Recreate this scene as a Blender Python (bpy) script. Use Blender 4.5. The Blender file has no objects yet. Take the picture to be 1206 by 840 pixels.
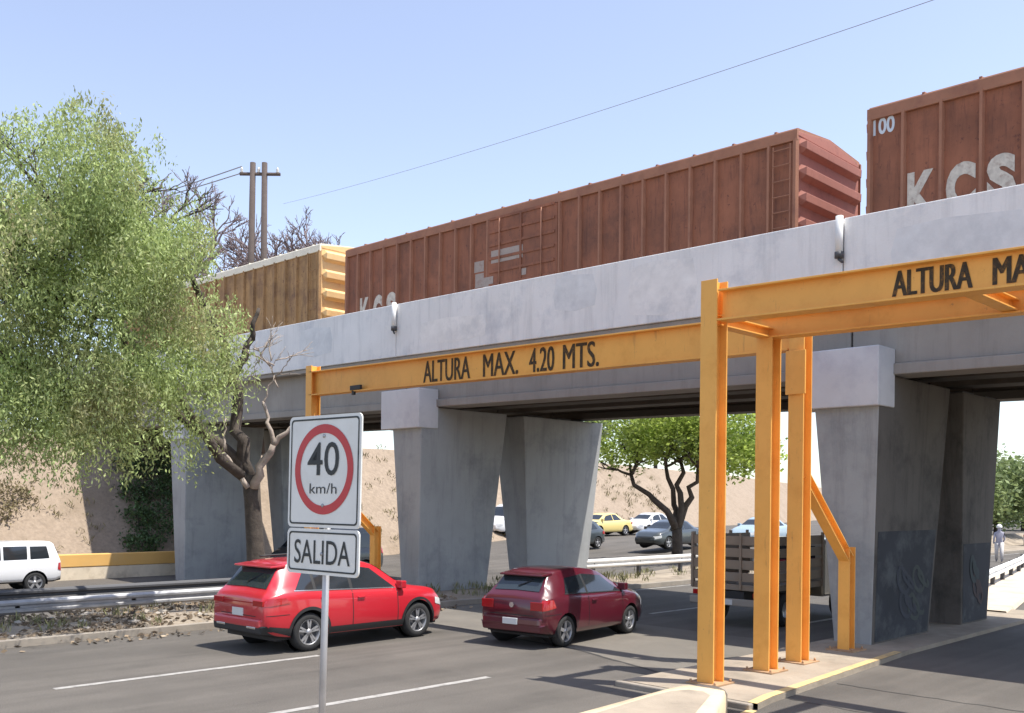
import bpy, bmesh, math, random
import numpy as np
from mathutils import Vector, Matrix
# world axes: X = along the road (away), Y = along the bridge (to the left), Z up
S = bpy.context.scene
COL = S.collection
R = math.radians
random.seed(7)
rng = np.random.default_rng(11)

# ---------------------------------------------------------------- camera
HEAD = math.atan2(.7096, .7046)
cam = bpy.data.cameras.new('camera'); camo = bpy.data.objects.new('camera', cam); COL.objects.link(camo)
cam.lens = 36 * 1145 / 1206; cam.sensor_width = 36; cam.shift_y = (588 - 420) / 1206
cam.clip_end = 3000; cam.clip_start = .1
camo.matrix_world = (Matrix.Translation((0, 0, 2.8)) @ Matrix.Rotation(-HEAD, 4, 'Z')
                     @ Matrix.Rotation(R(90), 4, 'X') @ Matrix.Rotation(R(.6), 4, 'Z'))
S.camera = camo
# ---------------------------------------------------------------- sky and sun
SUN = Vector((.215, -.38, 1.0)).normalized()
EL = math.asin(SUN.z); AZ = math.atan2(SUN.x, SUN.y)
w = bpy.data.worlds.new('World'); S.world = w; w.use_nodes = True
nt = w.node_tree; bg = nt.nodes['Background']
sk = nt.nodes.new('ShaderNodeTexSky'); sk.sky_type = 'NISHITA'; sk.sun_disc = False
sk.sun_elevation = EL; sk.sun_rotation = AZ; sk.air_density = 1.3; sk.dust_density = 3.2; sk.ozone_density = 3.0; sk.altitude = 1800
hz = nt.nodes.new('ShaderNodeHueSaturation'); hz.inputs['Saturation'].default_value = .74; hz.inputs['Hue'].default_value = .508
nt.links.new(sk.outputs[0], hz.inputs['Color']); nt.links.new(hz.outputs[0], bg.inputs[0]); bg.inputs[1].default_value = .115
sl = bpy.data.lights.new('sun', 'SUN'); sl.energy = 3.1; sl.angle = R(.55); sl.color = (1, .95, .87)
so = bpy.data.objects.new('sun', sl); COL.objects.link(so)
so.rotation_euler = (-SUN).to_track_quat('-Z', 'Y').to_euler(); so.location = (0, 0, 40)
S.view_settings.view_transform = 'Standard'; S.view_settings.look = 'None'
S.view_settings.gamma = 1; S.view_settings.exposure = 1.2; S.view_settings.use_curve_mapping = False

# ---------------------------------------------------------------- materials
MATS = {}
def mat(name, col, rough=.8, var=0, vscale=2.0, dark=None, dscale=.6, damt=0, bump=0, bscale=30, metal=0,
        coat=0, streak=0, trans=0, emit=None, obj=False, spec=.5, rand=0):
    if name in MATS: return MATS[name]
    m = bpy.data.materials.new(name); m.use_nodes = True; t = m.node_tree; N = t.nodes; L = t.links
    b = N['Principled BSDF']; b.inputs['Roughness'].default_value = rough; b.inputs['Metallic'].default_value = metal
    b.inputs['Specular IOR Level'].default_value = spec
    if coat: b.inputs['Coat Weight'].default_value = coat; b.inputs['Coat Roughness'].default_value = .06
    if emit: b.inputs['Emission Color'].default_value = (*emit[0], 1); b.inputs['Emission Strength'].default_value = emit[1]
    if obj: src = N.new('ShaderNodeTexCoord').outputs['Object']
    else: src = N.new('ShaderNodeNewGeometry').outputs['Position']
    cur = None
    def noise(scale, detail=5, vec=src, rough=.6):
        n = N.new('ShaderNodeTexNoise'); n.inputs['Scale'].default_value = scale; n.inputs['Detail'].default_value = detail
        n.inputs['Roughness'].default_value = rough
        L.new(vec, n.inputs['Vector']); return n.outputs['Fac']
    def mix(fac, a, bcol, kind='MIX'):
        x = N.new('ShaderNodeMix'); x.data_type = 'RGBA'; x.blend_type = kind
        if isinstance(fac, (int, float)): x.inputs[0].default_value = fac
        else: L.new(fac, x.inputs[0])
        for i, v in ((6, a), (7, bcol)):
            if isinstance(v, tuple): x.inputs[i].default_value = (*v[:3], 1)
            else: L.new(v, x.inputs[i])
        return x.outputs[2]
    def ramp(fac, lo, hi):
        x = N.new('ShaderNodeMapRange'); x.inputs['From Min'].default_value = lo; x.inputs['From Max'].default_value = hi
        L.new(fac, x.inputs['Value']); return x.outputs[0]
    cur = tuple(col)
    if var:
        lo = tuple(c * (1 - var) for c in col); hi = tuple(min(1, c * (1 + var)) for c in col)
        cur = mix(ramp(noise(vscale), .3, .7), lo, hi)
    if damt:
        f = ramp(noise(dscale, 6, rough=.7), .5, .68)
        mm = N.new('ShaderNodeMath'); mm.operation = 'MULTIPLY'; L.new(f, mm.inputs[0]); mm.inputs[1].default_value = damt
        cur = mix(mm.outputs[0], cur, tuple(dark))
    if streak:
        mp = N.new('ShaderNodeMapping'); mp.inputs['Scale'].default_value = (2.2, 2.2, .22); L.new(src, mp.inputs[0])
        f = ramp(noise(1.6, 6, mp.outputs[0], .75), .5, .72)
        mm = N.new('ShaderNodeMath'); mm.operation = 'MULTIPLY'; L.new(f, mm.inputs[0]); mm.inputs[1].default_value = streak
        cur = mix(mm.outputs[0], cur, tuple(c * .45 for c in (dark or col)))
    if rand:
        g = N.new('ShaderNodeNewGeometry'); hs = N.new('ShaderNodeHueSaturation')
        mr = N.new('ShaderNodeMapRange'); mr.inputs['To Min'].default_value = 1 - rand; mr.inputs['To Max'].default_value = 1 + rand
        L.new(g.outputs['Random Per Island'], mr.inputs['Value']); L.new(mr.outputs[0], hs.inputs['Value'])
        if isinstance(cur, tuple): hs.inputs['Color'].default_value = (*cur[:3], 1)
        else: L.new(cur, hs.inputs['Color'])
        cur = hs.outputs[0]
    if isinstance(cur, tuple): b.inputs['Base Color'].default_value = (*cur[:3], 1)
    else: L.new(cur, b.inputs['Base Color'])
    if bump:
        bn = N.new('ShaderNodeBump'); bn.inputs['Strength'].default_value = bump; bn.inputs['Distance'].default_value = .02
        L.new(noise(bscale, 6), bn.inputs['Height']); L.new(bn.outputs[0], b.inputs['Normal'])
    if trans:
        tr = N.new('ShaderNodeBsdfTranslucent'); ms = N.new('ShaderNodeMixShader'); ms.inputs[0].default_value = trans
        if isinstance(cur, tuple): tr.inputs[0].default_value = (*cur[:3], 1)
        else: L.new(cur, tr.inputs[0])
        out = N['Material Output']; L.new(b.outputs[0], ms.inputs[1]); L.new(tr.outputs[0], ms.inputs[2]); L.new(ms.outputs[0], out.inputs[0])
    MATS[name] = m; return m

M_asph = mat('asphalt', (.112, .100, .086), .9, .12, .5, (.078, .070, .060), .35, .5, .5, 60)
def asphalt_detail(m):
    t = m.node_tree; N = t.nodes; L = t.links; b = N['Principled BSDF']; src = b.inputs['Base Color'].links[0].from_socket
    g = N.new('ShaderNodeNewGeometry').outputs['Position']
    def nz(sc, mp=None, det=4):
        v = g
        if mp: q = N.new('ShaderNodeMapping'); q.inputs['Scale'].default_value = mp; L.new(g, q.inputs[0]); v = q.outputs[0]
        n = N.new('ShaderNodeTexNoise'); n.inputs['Scale'].default_value = sc; n.inputs['Detail'].default_value = det; L.new(v, n.inputs['Vector']); return n.outputs['Fac']
    def rng_(f, a, b_, c, d):
        q = N.new('ShaderNodeMapRange'); q.inputs[1].default_value = a; q.inputs[2].default_value = b_; q.inputs[3].default_value = c; q.inputs[4].default_value = d; L.new(f, q.inputs[0]); return q.outputs[0]
    cur = src
    for f in (rng_(nz(55, None, 3), .35, .65, .78, 1.22), rng_(nz(1, (.06, 1.6, 1)), .42, .62, .86, 1.06), rng_(nz(.8, (.5, 1, 1), 8), .55, .68, 1, .82)):
        x = N.new('ShaderNodeVectorMath'); x.operation = 'SCALE'; L.new(cur, x.inputs[0]); L.new(f, x.inputs['Scale']); cur = x.outputs[0]
    L.new(cur, b.inputs['Base Color'])
asphalt_detail(M_asph)
M_lane = mat('lane_paint', (.36, .345, .32), .7, .15, 6, (.12, .11, .1), 4, .9)
M_yline = mat('kerb_yellow_paint', (.62, .45, .2), .7, .15, 4, (.33, .28, .21), 3, .9)
M_kerb = mat('kerb_concrete', (.30, .26, .21), .9, .15, 2, (.22, .2, .17), 1.5, .6, .3, 30)
M_pad = mat('island_concrete', (.33, .275, .21), .9, .15, 1.5, (.18, .15, .115), 1.1, .6, .4, 25)
M_dirt = mat('median_dirt', (.30, .25, .19), .95, .25, 1.4, (.13, .1, .075), 1.1, .7, .8, 14)
M_slope = mat('slope_stone', (.295, .23, .17), .95, .16, 6, (.235, .18, .125), .45, .8, 1, 9, streak=.35)
M_earth = mat('dry_earth', (.30, .25, .18), .95, .2, .2, (.16, .15, .08), .1, .6)
M_par = mat('parapet_paint', (.78, .775, .765), .75, .06, .9, (.52, .54, .57), .55, .75, .25, 20, streak=.25)
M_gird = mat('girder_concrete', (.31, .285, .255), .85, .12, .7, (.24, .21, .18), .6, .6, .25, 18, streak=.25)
M_shadeconc = mat('shaded_concrete', (.10, .085, .07), .9, .15, .8, (.05, .042, .035), .6, .6, .2, 15)  # concrete darkened: the shade below the deck is put into its colour
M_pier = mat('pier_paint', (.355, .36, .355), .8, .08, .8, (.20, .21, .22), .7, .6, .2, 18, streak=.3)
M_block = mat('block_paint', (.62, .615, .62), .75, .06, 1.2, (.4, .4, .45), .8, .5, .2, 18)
M_shadewall = mat('shaded_wall', (.13, .115, .10), .9, .1, 1, (.05, .045, .04), .9, .7, .3, 15, streak=.5)  # dirty pier wall, base colour darkened to hold the under-bridge shade
M_darkp = mat('dark_blue_wainscot', (.03, .033, .042), .8, .2, 1.2, (.12, .13, .13), 1.4, .6)
M_abut = mat('abutment', (.22, .21, .2), .9, .15, 1)
M_or = mat('orange_paint', (.87, .43, .09), .55, .06, 1.5, (.72, .31, .05), 2.2, .5, .05, 8)
def rusty(m, rust=(.26, .10, .035), thr=.66):
    t = m.node_tree; N = t.nodes; L = t.links; b = N['Principled BSDF']; src = b.inputs['Base Color'].links[0].from_socket
    g = N.new('ShaderNodeNewGeometry').outputs['Position']; cur = src
    for sc, mp, a, amt in ((7, (1, 1, 1), thr, .75), (3, (3, 3, .35), thr - .04, .4)):
        q = N.new('ShaderNodeMapping'); q.inputs['Scale'].default_value = mp; L.new(g, q.inputs[0])
        n = N.new('ShaderNodeTexNoise'); n.inputs['Scale'].default_value = sc; n.inputs['Detail'].default_value = 8; n.inputs['Roughness'].default_value = .75; L.new(q.outputs[0], n.inputs['Vector'])
        k = N.new('ShaderNodeMapRange'); k.inputs[1].default_value = a; k.inputs[2].default_value = a + .05; k.inputs[3].default_value = 0; k.inputs[4].default_value = amt; L.new(n.outputs['Fac'], k.inputs[0])
        x = N.new('ShaderNodeMix'); x.data_type = 'RGBA'; L.new(k.outputs[0], x.inputs[0]); L.new(cur, x.inputs[6]); x.inputs[7].default_value = (*rust, 1); cur = x.outputs[2]
    L.new(cur, b.inputs['Base Color'])
rusty(M_or, (.45, .20, .06), .64)
M_blk = mat('stencil_black', (.05, .035, .02), .8, .3, 8, (.3, .14, .03), 14, .6)
M_rust = mat('boxcar_red', (.28, .102, .052), .7, .22, 1.1, (.15, .06, .036), .9, .7, .12, 10, streak=.45)
M_rustend = mat('boxcar_end', (.38, .15, .11), .75, .15, 2, (.2, .07, .05), 2, .6)
M_rusttrim = mat('boxcar_trim', (.35, .16, .095), .75, .15, 3, (.13, .05, .04), 1.5, .5)
M_yel = mat('boxcar_yellow', (.40, .235, .10), .75, .2, 1.2, (.16, .085, .055), .7, .8, .1, 10, streak=.6)
M_yelend = mat('boxcar_yellow_end', (.78, .52, .24), .7, .12, 2, (.55, .28, .1), 2, .5)
M_cream = mat('cream_paint', (.8, .74, .6), .7, .08, 2)
M_white = mat('white_letter', (.62, .56, .48), .8, .15, 8, (.3, .18, .14), 6, .6)
M_steel = mat('galvanised', (.42, .42, .43), .5, .15, 3, (.25, .24, .24), 2, .5, metal=.5)
M_railw = mat('pale_rail', (.7, .68, .64), .5, .1, 3, metal=.1)
M_dksteel = mat('dark_steel', (.07, .07, .075), .6)
M_bark = mat('bark', (.075, .06, .048), .95, .3, 6, (.045, .035, .03), 4, .6, .8, 20)
M_barkpale = mat('pale_bark', (.36, .30, .25), .95, .2, 6, bump=.5, bscale=20)
M_leafA = mat('pepper_leaf', (.37, .45, .17), .6, .35, .7, (.43, .38, .21), .6, .8, trans=.42, rand=.35)
M_leafB = mat('green_leaf', (.36, .45, .10), .6, .3, .7, (.24, .33, .07), .8, .8, trans=.5, rand=.35)
M_leafC = mat('far_leaf', (.22, .28, .11), .7, .25, .5, trans=.3, rand=.3)
M_twig = mat('bare_twig', (.21, .165, .17), .9, rand=.2)
M_pole = mat('pole_wood', (.085, .065, .058), .9, .15, 3)
M_wire = mat('wire', (.22, .22, .24), .6)  # lighter grey puts haze into the wire colour
M_sign = mat('sign_white', (.72, .72, .68), .5, .05, 5, (.6, .58, .52), 3, .4)
M_red = mat('sign_red', (.50, .045, .05), .5, .06, 8)
M_ink = mat('sign_black', (.03, .035, .035), .6)
M_glass = mat('car_glass', (.022, .027, .032), .06, spec=.8)
M_gl2 = mat('rear_glass', (.03, .04, .045), .06, spec=.9)
M_tyre = mat('tyre', (.025, .025, .025), .85)
M_rim = mat('alloy', (.42, .42, .43), .35, metal=.6)
M_plas = mat('black_plastic', (.02, .02, .021), .6)
M_chrome = mat('chrome', (.6, .6, .6), .25, metal=.9)
M_tail = mat('tail_red', (.38, .012, .015), .15, coat=.6)
M_lampw = mat('lamp_clear', (.6, .6, .6), .12, coat=.5)
M_plate = mat('plate', (.62, .62, .6), .6)
M_trunkgrey = mat('cargo_grey', (.26, .20, .145), .7, .1, 3, (.25, .22, .19), 2, .5)
M_wallyel = mat('wall_yellow', (.72, .42, .13), .8, .06, 1, (.6, .45, .25), .9, .4)
M_wallcream = mat('wall_cream', (.68, .58, .44), .85, .1, 2, (.4, .32, .22), 1.4, .6)
rusty(M_rust, (.10, .035, .025), .60); rusty(M_yel, (.14, .07, .04), .58)
def paint(name, c, rough=.28): return mat('paint_' + name, c, rough, coat=.8, spec=.5)

# ---------------------------------------------------------------- builders
def tag(o, label=None, cat=None, group=None, kind=None):
    if label: o['label'] = label
    if cat: o['category'] = cat
    if group: o['group'] = group
    if kind: o['kind'] = kind
    return o
def thing(name, label, cat, loc=(0, 0, 0), yaw=0, group=None):
    o = bpy.data.objects.new(name, None); COL.objects.link(o); o.location = loc; o.rotation_euler = (0, 0, yaw)
    o.empty_display_size = .3
    return tag(o, label, cat, group)
class MB:
    def __init__(s): s.v = []; s.f = []; s.mi = []; s.sm = []
    def add(s, vs, fs, mi=0, sm=False):
        b = len(s.v); s.v += [tuple(v) for v in vs]; s.f += [tuple(b + i for i in f) for f in fs]
        s.mi += [mi] * len(fs); s.sm += [sm] * len(fs); return s
    def box(s, x0, x1, y0, y1, z0, z1, mi=0):
        return s.hexa([(x0, y0, z0), (x1, y0, z0), (x1, y1, z0), (x0, y1, z0), (x0, y0, z1), (x1, y0, z1), (x1, y1, z1), (x0, y1, z1)], mi)
    def hexa(s, v, mi=0):
        return s.add(v, [(0, 3, 2, 1), (4, 5, 6, 7), (0, 1, 5, 4), (1, 2, 6, 5), (2, 3, 7, 6), (3, 0, 4, 7)], mi)
    def prism(s, poly, axis_from, axis_to, fn, mi=0):   # poly 2D list, fn(p, a)->xyz
        n = len(poly); vs = [fn(p, axis_from) for p in poly] + [fn(p, axis_to) for p in poly]
        fs = [tuple(range(n))[::-1], tuple(range(n, 2 * n))] + [(i, (i + 1) % n, n + (i + 1) % n, n + i) for i in range(n)]
        return s.add(vs, fs, mi)
    def ibeam(s, p0, p1, h, b, tf, tw, up=(0, 0, 1), mi=0):
        p0 = Vector(p0); p1 = Vector(p1); d = (p1 - p0).normalized(); up = Vector(up); side = d.cross(up).normalized(); up = side.cross(d)
        H, B, W = h / 2, b / 2, tw / 2
        poly = [(-B, -H), (B, -H), (B, -H + tf), (W, -H + tf), (W, H - tf), (B, H - tf), (B, H), (-B, H), (-B, H - tf), (-W, H - tf), (-W, -H + tf), (-B, -H + tf)]
        n = 12; vs = [p0 + side * a + up * c for a, c in poly] + [p1 + side * a + up * c for a, c in poly]
        fs = [(i, (i + 1) % n, n + (i + 1) % n, n + i) for i in range(n)]
        for o in (0, n):
            fs += [tuple(o + k for k in (0, 1, 2, 3, 10, 11)), tuple(o + k for k in (3, 4, 9, 10)), tuple(o + k for k in (4, 5, 6, 7, 8, 9))]
        return s.add(vs, fs, mi)
    def tube(s, pts, rad, n=8, mi=0, sm=True, cap=True):
        pts = [Vector(p) for p in pts]; rr = rad if isinstance(rad, (list, tuple)) else [rad] * len(pts)
        rings = []; prev = None
        for i, p in enumerate(pts):
            d = (pts[min(i + 1, len(pts) - 1)] - pts[max(i - 1, 0)]).normalized()
            a = Vector((0, 0, 1)) if abs(d.z) < .9 else Vector((1, 0, 0))
            if prev is None: u = d.cross(a).normalized()
            else: u = (prev - d * prev.dot(d)).normalized()
            prev = u; v = d.cross(u)
            rings.append([p + (u * math.cos(k * 2 * math.pi / n) + v * math.sin(k * 2 * math.pi / n)) * rr[i] for k in range(n)])
        vs = [q for r_ in rings for q in r_]
        fs = [(i * n + k, i * n + (k + 1) % n, (i + 1) * n + (k + 1) % n, (i + 1) * n + k) for i in range(len(pts) - 1) for k in range(n)]
        if cap: fs += [tuple(range(n))[::-1], tuple((len(pts) - 1) * n + k for k in range(n))]
        return s.add(vs, fs, mi, sm)
    def lathe(s, prof, c, n=28, mi=0, axis='y', sm=True):   # prof [(r, a)]; axis y
        vs = []
        for r_, a in prof:
            for k in range(n):
                t = 2 * math.pi * k / n
                vs.append((c[0] + r_ * math.cos(t), c[1] + a, c[2] + r_ * math.sin(t)) if axis == 'y' else (c[0] + r_ * math.cos(t), c[1] + r_ * math.sin(t), c[2] + a))
        fs = [(i * n + k, i * n + (k + 1) % n, (i + 1) * n + (k + 1) % n, (i + 1) * n + k) for i in range(len(prof) - 1) for k in range(n)]
        return s.add(vs, fs, mi, sm)
    def build(s, name, m, parent=None, warp=None, recalc=True, bevel=0):
        me = bpy.data.meshes.new(name); vs = [warp(v) for v in s.v] if warp else s.v
        me.from_pydata(vs, [], s.f)
        ms = m if isinstance(m, (list, tuple)) else [m]
        for q in ms: me.materials.append(q)
        me.polygons.foreach_set('material_index', s.mi); me.polygons.foreach_set('use_smooth', s.sm)
        if recalc:
            bm = bmesh.new(); bm.from_mesh(me); bmesh.ops.recalc_face_normals(bm, faces=bm.faces); bm.to_mesh(me); bm.free()
        me.update()
        o = bpy.data.objects.new(name, me); COL.objects.link(o)
        if parent: o.parent = parent
        if bevel:
            b = o.modifiers.new('bevel', 'BEVEL'); b.width = bevel; b.segments = 2; b.limit_method = 'ANGLE'; b.angle_limit = R(40)
        return o
def copy_tree(o, parent=None):
    c = o.copy(); COL.objects.link(c); c.parent = parent
    for ch in o.children: copy_tree(ch, c)
    return c
FONT_CACHE = {}
def text_mesh(body, bold=0.0):
    cu = bpy.data.curves.new('txt', 'FONT'); cu.body = body; cu.offset = bold; cu.resolution_u = 4
    o = bpy.data.objects.new('txt', cu); COL.objects.link(o); bpy.context.view_layer.update()
    me = bpy.data.meshes.new_from_object(o); bpy.data.objects.remove(o); bpy.data.curves.remove(cu)
    v = np.array([q.co[:2] for q in me.vertices]); v -= v.min(0); v /= v.max(0)
    f = [tuple(p.vertices) for p in me.polygons]; bpy.data.meshes.remove(me); return v, f
def add_text(mb, body, fn, bold=0, mi=0):     # fn(u,v) in 0..1 -> xyz
    v, f = text_mesh(body, bold); mb.add([fn(a, b) for a, b in v], f, mi)

# ---------------------------------------------------------------- ground, roads
def lerp_keys(keys, x):
    if x <= keys[0][0]: return keys[0][1]
    for (a, u), (b, v) in zip(keys, keys[1:]):
        if x <= b: return u + (v - u) * (x - a) / (b - a)
    return keys[-1][1]
base_s = lambda t: lerp_keys([(-60, 40), (20, 40), (32, 40.5), (48, 43), (62, 45.5), (90, 51), (140, 66), (300, 130)], t)
base_h = lambda t: lerp_keys([(-60, 5.6), (28, 5.6), (50, 6.0), (90, 5.6), (140, 5), (300, 4)], t)
opp_z = lambda t: lerp_keys([(-60, -.55), (20, -.55), (32, -.2), (46, .5), (70, .6), (300, .6)], t)
TS = [-60, -40, -25, -15, -10, -5, 0, 4, 8, 12, 16, 20, 24, 28, 32, 36, 40, 46, 52, 60, 70, 80, 90, 110, 140, 180, 240, 300]
def strip(name, cols, m, ts=TS, kind='structure', **kw):
    mb = MB(); n = len(cols)
    vs = [(t, c[0](t) if callable(c[0]) else c[0], c[1](t) if callable(c[1]) else c[1]) for t in ts for c in cols]
    fs = [(i * n + k, i * n + k + 1, (i + 1) * n + k + 1, (i + 1) * n + k) for i in range(len(ts) - 1) for k in range(n - 1)]
    mb.add(vs, fs); o = mb.build(name, m)
    if kind: o['kind'] = kind
    return o
mb = MB(); mb.add([(-1500, -1500, -.9), (1500, -1500, -.9), (1500, 1500, -.9), (-1500, 1500, -.9)], [(0, 1, 2, 3)])
mb.build('ground', M_earth)['kind'] = 'structure'
strip('road', [(-16, 0), (18.92, 0)], M_asph)
strip('kerb', [(18.9, -.1), (18.9, .13), (19.12, .13), (19.12, -.1)], M_kerb)
strip('median', [(19.12, .1), (20.5, .16), (22, .05), (24, lambda t: opp_z(t) + .08), (24.1, lambda t: opp_z(t) - .2)], M_dirt)
strip('opposite_road', [(24.05, opp_z), (base_s, opp_z)], M_asph)
strip('embankment', [(base_s, lambda t: opp_z(t) - .1), (lambda t: base_s(t) + .02, lambda t: opp_z(t) + .02), (lambda t: base_s(t) + base_h(t) * 1.06, base_h),
                     (lambda t: base_s(t) + 9, lambda t: base_h(t) + .1), (lambda t: base_s(t) + 300, lambda t: base_h(t) + .1)], M_slope)
# lane dashes
for s0, t0 in ((14.5, 5.3), (14.5, 19.5), (14.5, 34), (11.0, -8.0), (11.0, 6.1), (11.0, 20.3)):
    strip('lane_marking', [(s0 - .07, .004), (s0 + .07, .004)], M_lane, [t0, t0 + 4.5])
strip('edge_line', [(18.55, .004), (18.66, .004)], M_lane, [18, 60])
# island pad + yellow edge
isl_r = lambda t: lerp_keys([(9, 6.35), (12.2, 6.95), (16.6, 7.33), (18, 7.45), (27, 7.6)], t)
strip('island_pad', [(isl_r, -.05), (isl_r, .08), (lambda t: isl_r(t) + .16, .085), (9.15, .085), (9.2, -.05)], M_pad, [11.62, 12.2, 14, 16.6, 18, 22, 27])
mb = MB(); mb.box(11.5, 11.62, 6.9, 9.2, -.05, .083); mb.build('island_kerb', M_kerb, bevel=.02)['kind'] = 'structure'
strip('painted_edge', [(lambda t: isl_r(t) + .005, .089), (lambda t: isl_r(t) + .15, .091)], M_yline, [11.6, 12.2, 14, 16.6, 17.6])
strip('painted_edge', [(lambda t: isl_r(t) - .02, .005), (lambda t: isl_r(t) + .12, .005)], M_yline, [9, 10, 11.55])
# dark lines across the pavement: a joint, plus painted gantry beam shadows
def ground_line(pts, wd=.035):
    mb = MB(); P = []
    for (a, b) in zip(pts, pts[1:]):
        n = 14
        for i in range(n): P.append((a[0] + (b[0] - a[0]) * i / n + random.uniform(-.03, .03), a[1] + (b[1] - a[1]) * i / n, 0))
    P.append((*pts[-1], 0))
    vs = []
    for i, p in enumerate(P):
        d = Vector(P[min(i + 1, len(P) - 1)]) - Vector(P[max(i - 1, 0)]); n_ = Vector((-d.y, d.x, 0)).normalized() * wd * random.uniform(.5, 1)
        vs += [(p[0] + n_.x, p[1] + n_.y, .0045), (p[0] - n_.x, p[1] - n_.y, .0045)]
    mb.add(vs, [(2 * i, 2 * i + 1, 2 * i + 3, 2 * i + 2) for i in range(len(P) - 1)])
    mb.build('joint_and_shadow_line', mat('joint_and_shadow', (.045, .042, .04), .9))['kind'] = 'structure'
ground_line([(15.0, 18.8), (14.2, 16.5), (13.8, 12.0), (12.9, 9.3)], .04)
ground_line([(12.6, 6.9), (12.5, 5.6), (12.6, 2)], .02)  # exit gantry beam shadow, painted as a dark line
ground_line([(14.2, 7.0), (14.2, 4.3), (14.1, 0)], .02)  # painted strip standing in for another exit beam's shadow
mb = MB(); ap = [(15.0, 18.8), (14.2, 16.5), (13.8, 12.0), (12.95, 9.25), (17.6, 9.25), (17.8, 18.8)]
mb.add([(x, y, .0022) for x, y in ap], [tuple(range(6))]); mb.build('concrete_apron', mat('apron', (.150, .135, .113), .9, .14, .7, (.10, .09, .078), .5, .6, .2, 40))['kind'] = 'structure'
# gore nose island with yellow top
gore = [(11.35, 7.28), (11.3, 7.5), (11.05, 7.62), (10.7, 7.62), (8.5, 7.45), (5, 7.2), (1.5, 7.0), (1.5, 2.6), (4, 3.6), (7, 4.9), (9, 5.85), (10.3, 6.6), (10.9, 6.9), (11.2, 7.05)]
mb = MB()
def ins(poly, d):
    c = Vector((6, 6.2)); return [tuple((Vector(p) - c) * (1 - d / max(.5, (Vector(p) - c).length)) + c) for p in poly]
g2 = ins(gore, .09); n = len(gore); g3 = ins(gore, .55)
vs = [(x, y, -.02) for x, y in gore] + [(x, y, .24) for x, y in gore] + [(x, y, .31) for x, y in g2] + [(x, y, .312) for x, y in g3]
fs = [(k * n + i, k * n + (i + 1) % n, (k + 1) * n + (i + 1) % n, (k + 1) * n + i) for k in range(3) for i in range(n)]
mb.add(vs, fs, 0, True); mb.add([(x, y, .3125) for x, y in g3], [tuple(range(n))], 1)
o = mb.build('traffic_island', [mat('nose_paint', (.66, .52, .34), .75, .15, 3, (.45, .38, .28), 2, .7), M_pad])
tag(o, 'raised island nose with worn yellow painted kerb in front of the orange posts', 'traffic island')

# ---------------------------------------------------------------- embankment wall
mb = MB(); mb.box(-30, 23, 39, 39.35, -.6, -.05, 1); mb.box(-30, 23, 38.98, 39.37, -.05, .45, 0)
tag(mb.build('low_wall', [M_wallyel, M_wallcream], bevel=.03), 'low wall with yellow painted upper band at the foot of the slope behind the boxy white off-roader', 'wall')

# ---------------------------------------------------------------- bridge
G = .0135
def gw(v): return (v[0], v[1], v[2] + G * v[1])
br = thing('railway_bridge', 'grey concrete railway overpass carrying the boxcars across the road', 'bridge', (18.2, 8, 0))
def bb(mb, name, m, bevel=.02, warp=gw):
    mb.v = [warp(v) for v in mb.v]; mb.v = [(a - 18.2, b - 8, c) for a, b, c in mb.v]
    return mb.build(name, m, br, bevel=bevel)
joints = [-16, -4.2, 8.93, 23.05, 36.5, 50]
for a, b in zip(joints, joints[1:]):
    mb = MB(); mb.box(18.2, 18.48, a + .012, b - .012, 6.72, 8.3); bb(mb, 'parapet', M_par)
    mb = MB(); mb.box(26.1, 26.4, a + .012, b - .012, 6.72, 8.3); bb(mb, 'parapet', M_par)
mb = MB(); mb.box(18.483, 26.097, -16, 50, 6.78, 7.15); bb(mb, 'deck_slab', M_shadeconc)
mb = MB(); mb.box(18.45, 26.15, -16, 50, 7.16, 7.42); bb(mb, 'ballast_bed', mat('ballast', (.18, .16, .14), .95, .3, 8))
for t0, t1, z0 in ((18.62, 19.2, 5.4), (20.9, 21.4, 5.55), (22.6, 23.1, 5.55), (25.2, 25.7, 5.46)):
    for a, b in zip(joints, joints[1:]):
        mb = MB(); mb.hexa([(t0, a + .02, z0), (t1, a + .02, z0), (t1, b - .02, z0), (t0, b - .02, z0),
                            (t0 - .0, a + .02, 6.78), (t1 + .0, a + .02, 6.78), (t1, b - .02, 6.78), (t0, b - .02, 6.78)])
        mb.box(t0 - .1, t1 + .1, a + .02, b - .02, z0 - .22, z0 - .002)
        bb(mb, 'girder', M_gird if t0 < 19 else M_shadeconc)
for ya, yb, za, zb_, kk in ((26.4, 28.2, 7.1, 8.0, 0), (19.2, 21.9, 6.95, 7.6, 1), (15.3, 16.6, 7.3, 8.15, 0), (12.4, 14.2, 6.9, 8.1, 1), (5.6, 7.9, 7.0, 7.9, 0), (31, 33, 6.9, 7.6, 1)):
    mb = MB(); P = [(ya, za + .05), ((ya + yb) / 2, za - .03), (yb, za + .08), (yb + .07, (za + zb_) / 2), (yb - .05, zb_), ((ya + yb) / 2 + .2, zb_ + .05), (ya + .06, zb_ - .04), (ya - .06, (za + zb_) / 2)]
    mb.prism(P, 18.197, 18.21, lambda p, a: (a, p[0], p[1])); bb(mb, 'paint_patch', mat('touch_up_%d' % kk, [(.70, .71, .715), (.80, .79, .77)][kk], .75, .08, 3, (.5, .52, .54), 1.2, .5), 0)
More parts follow.
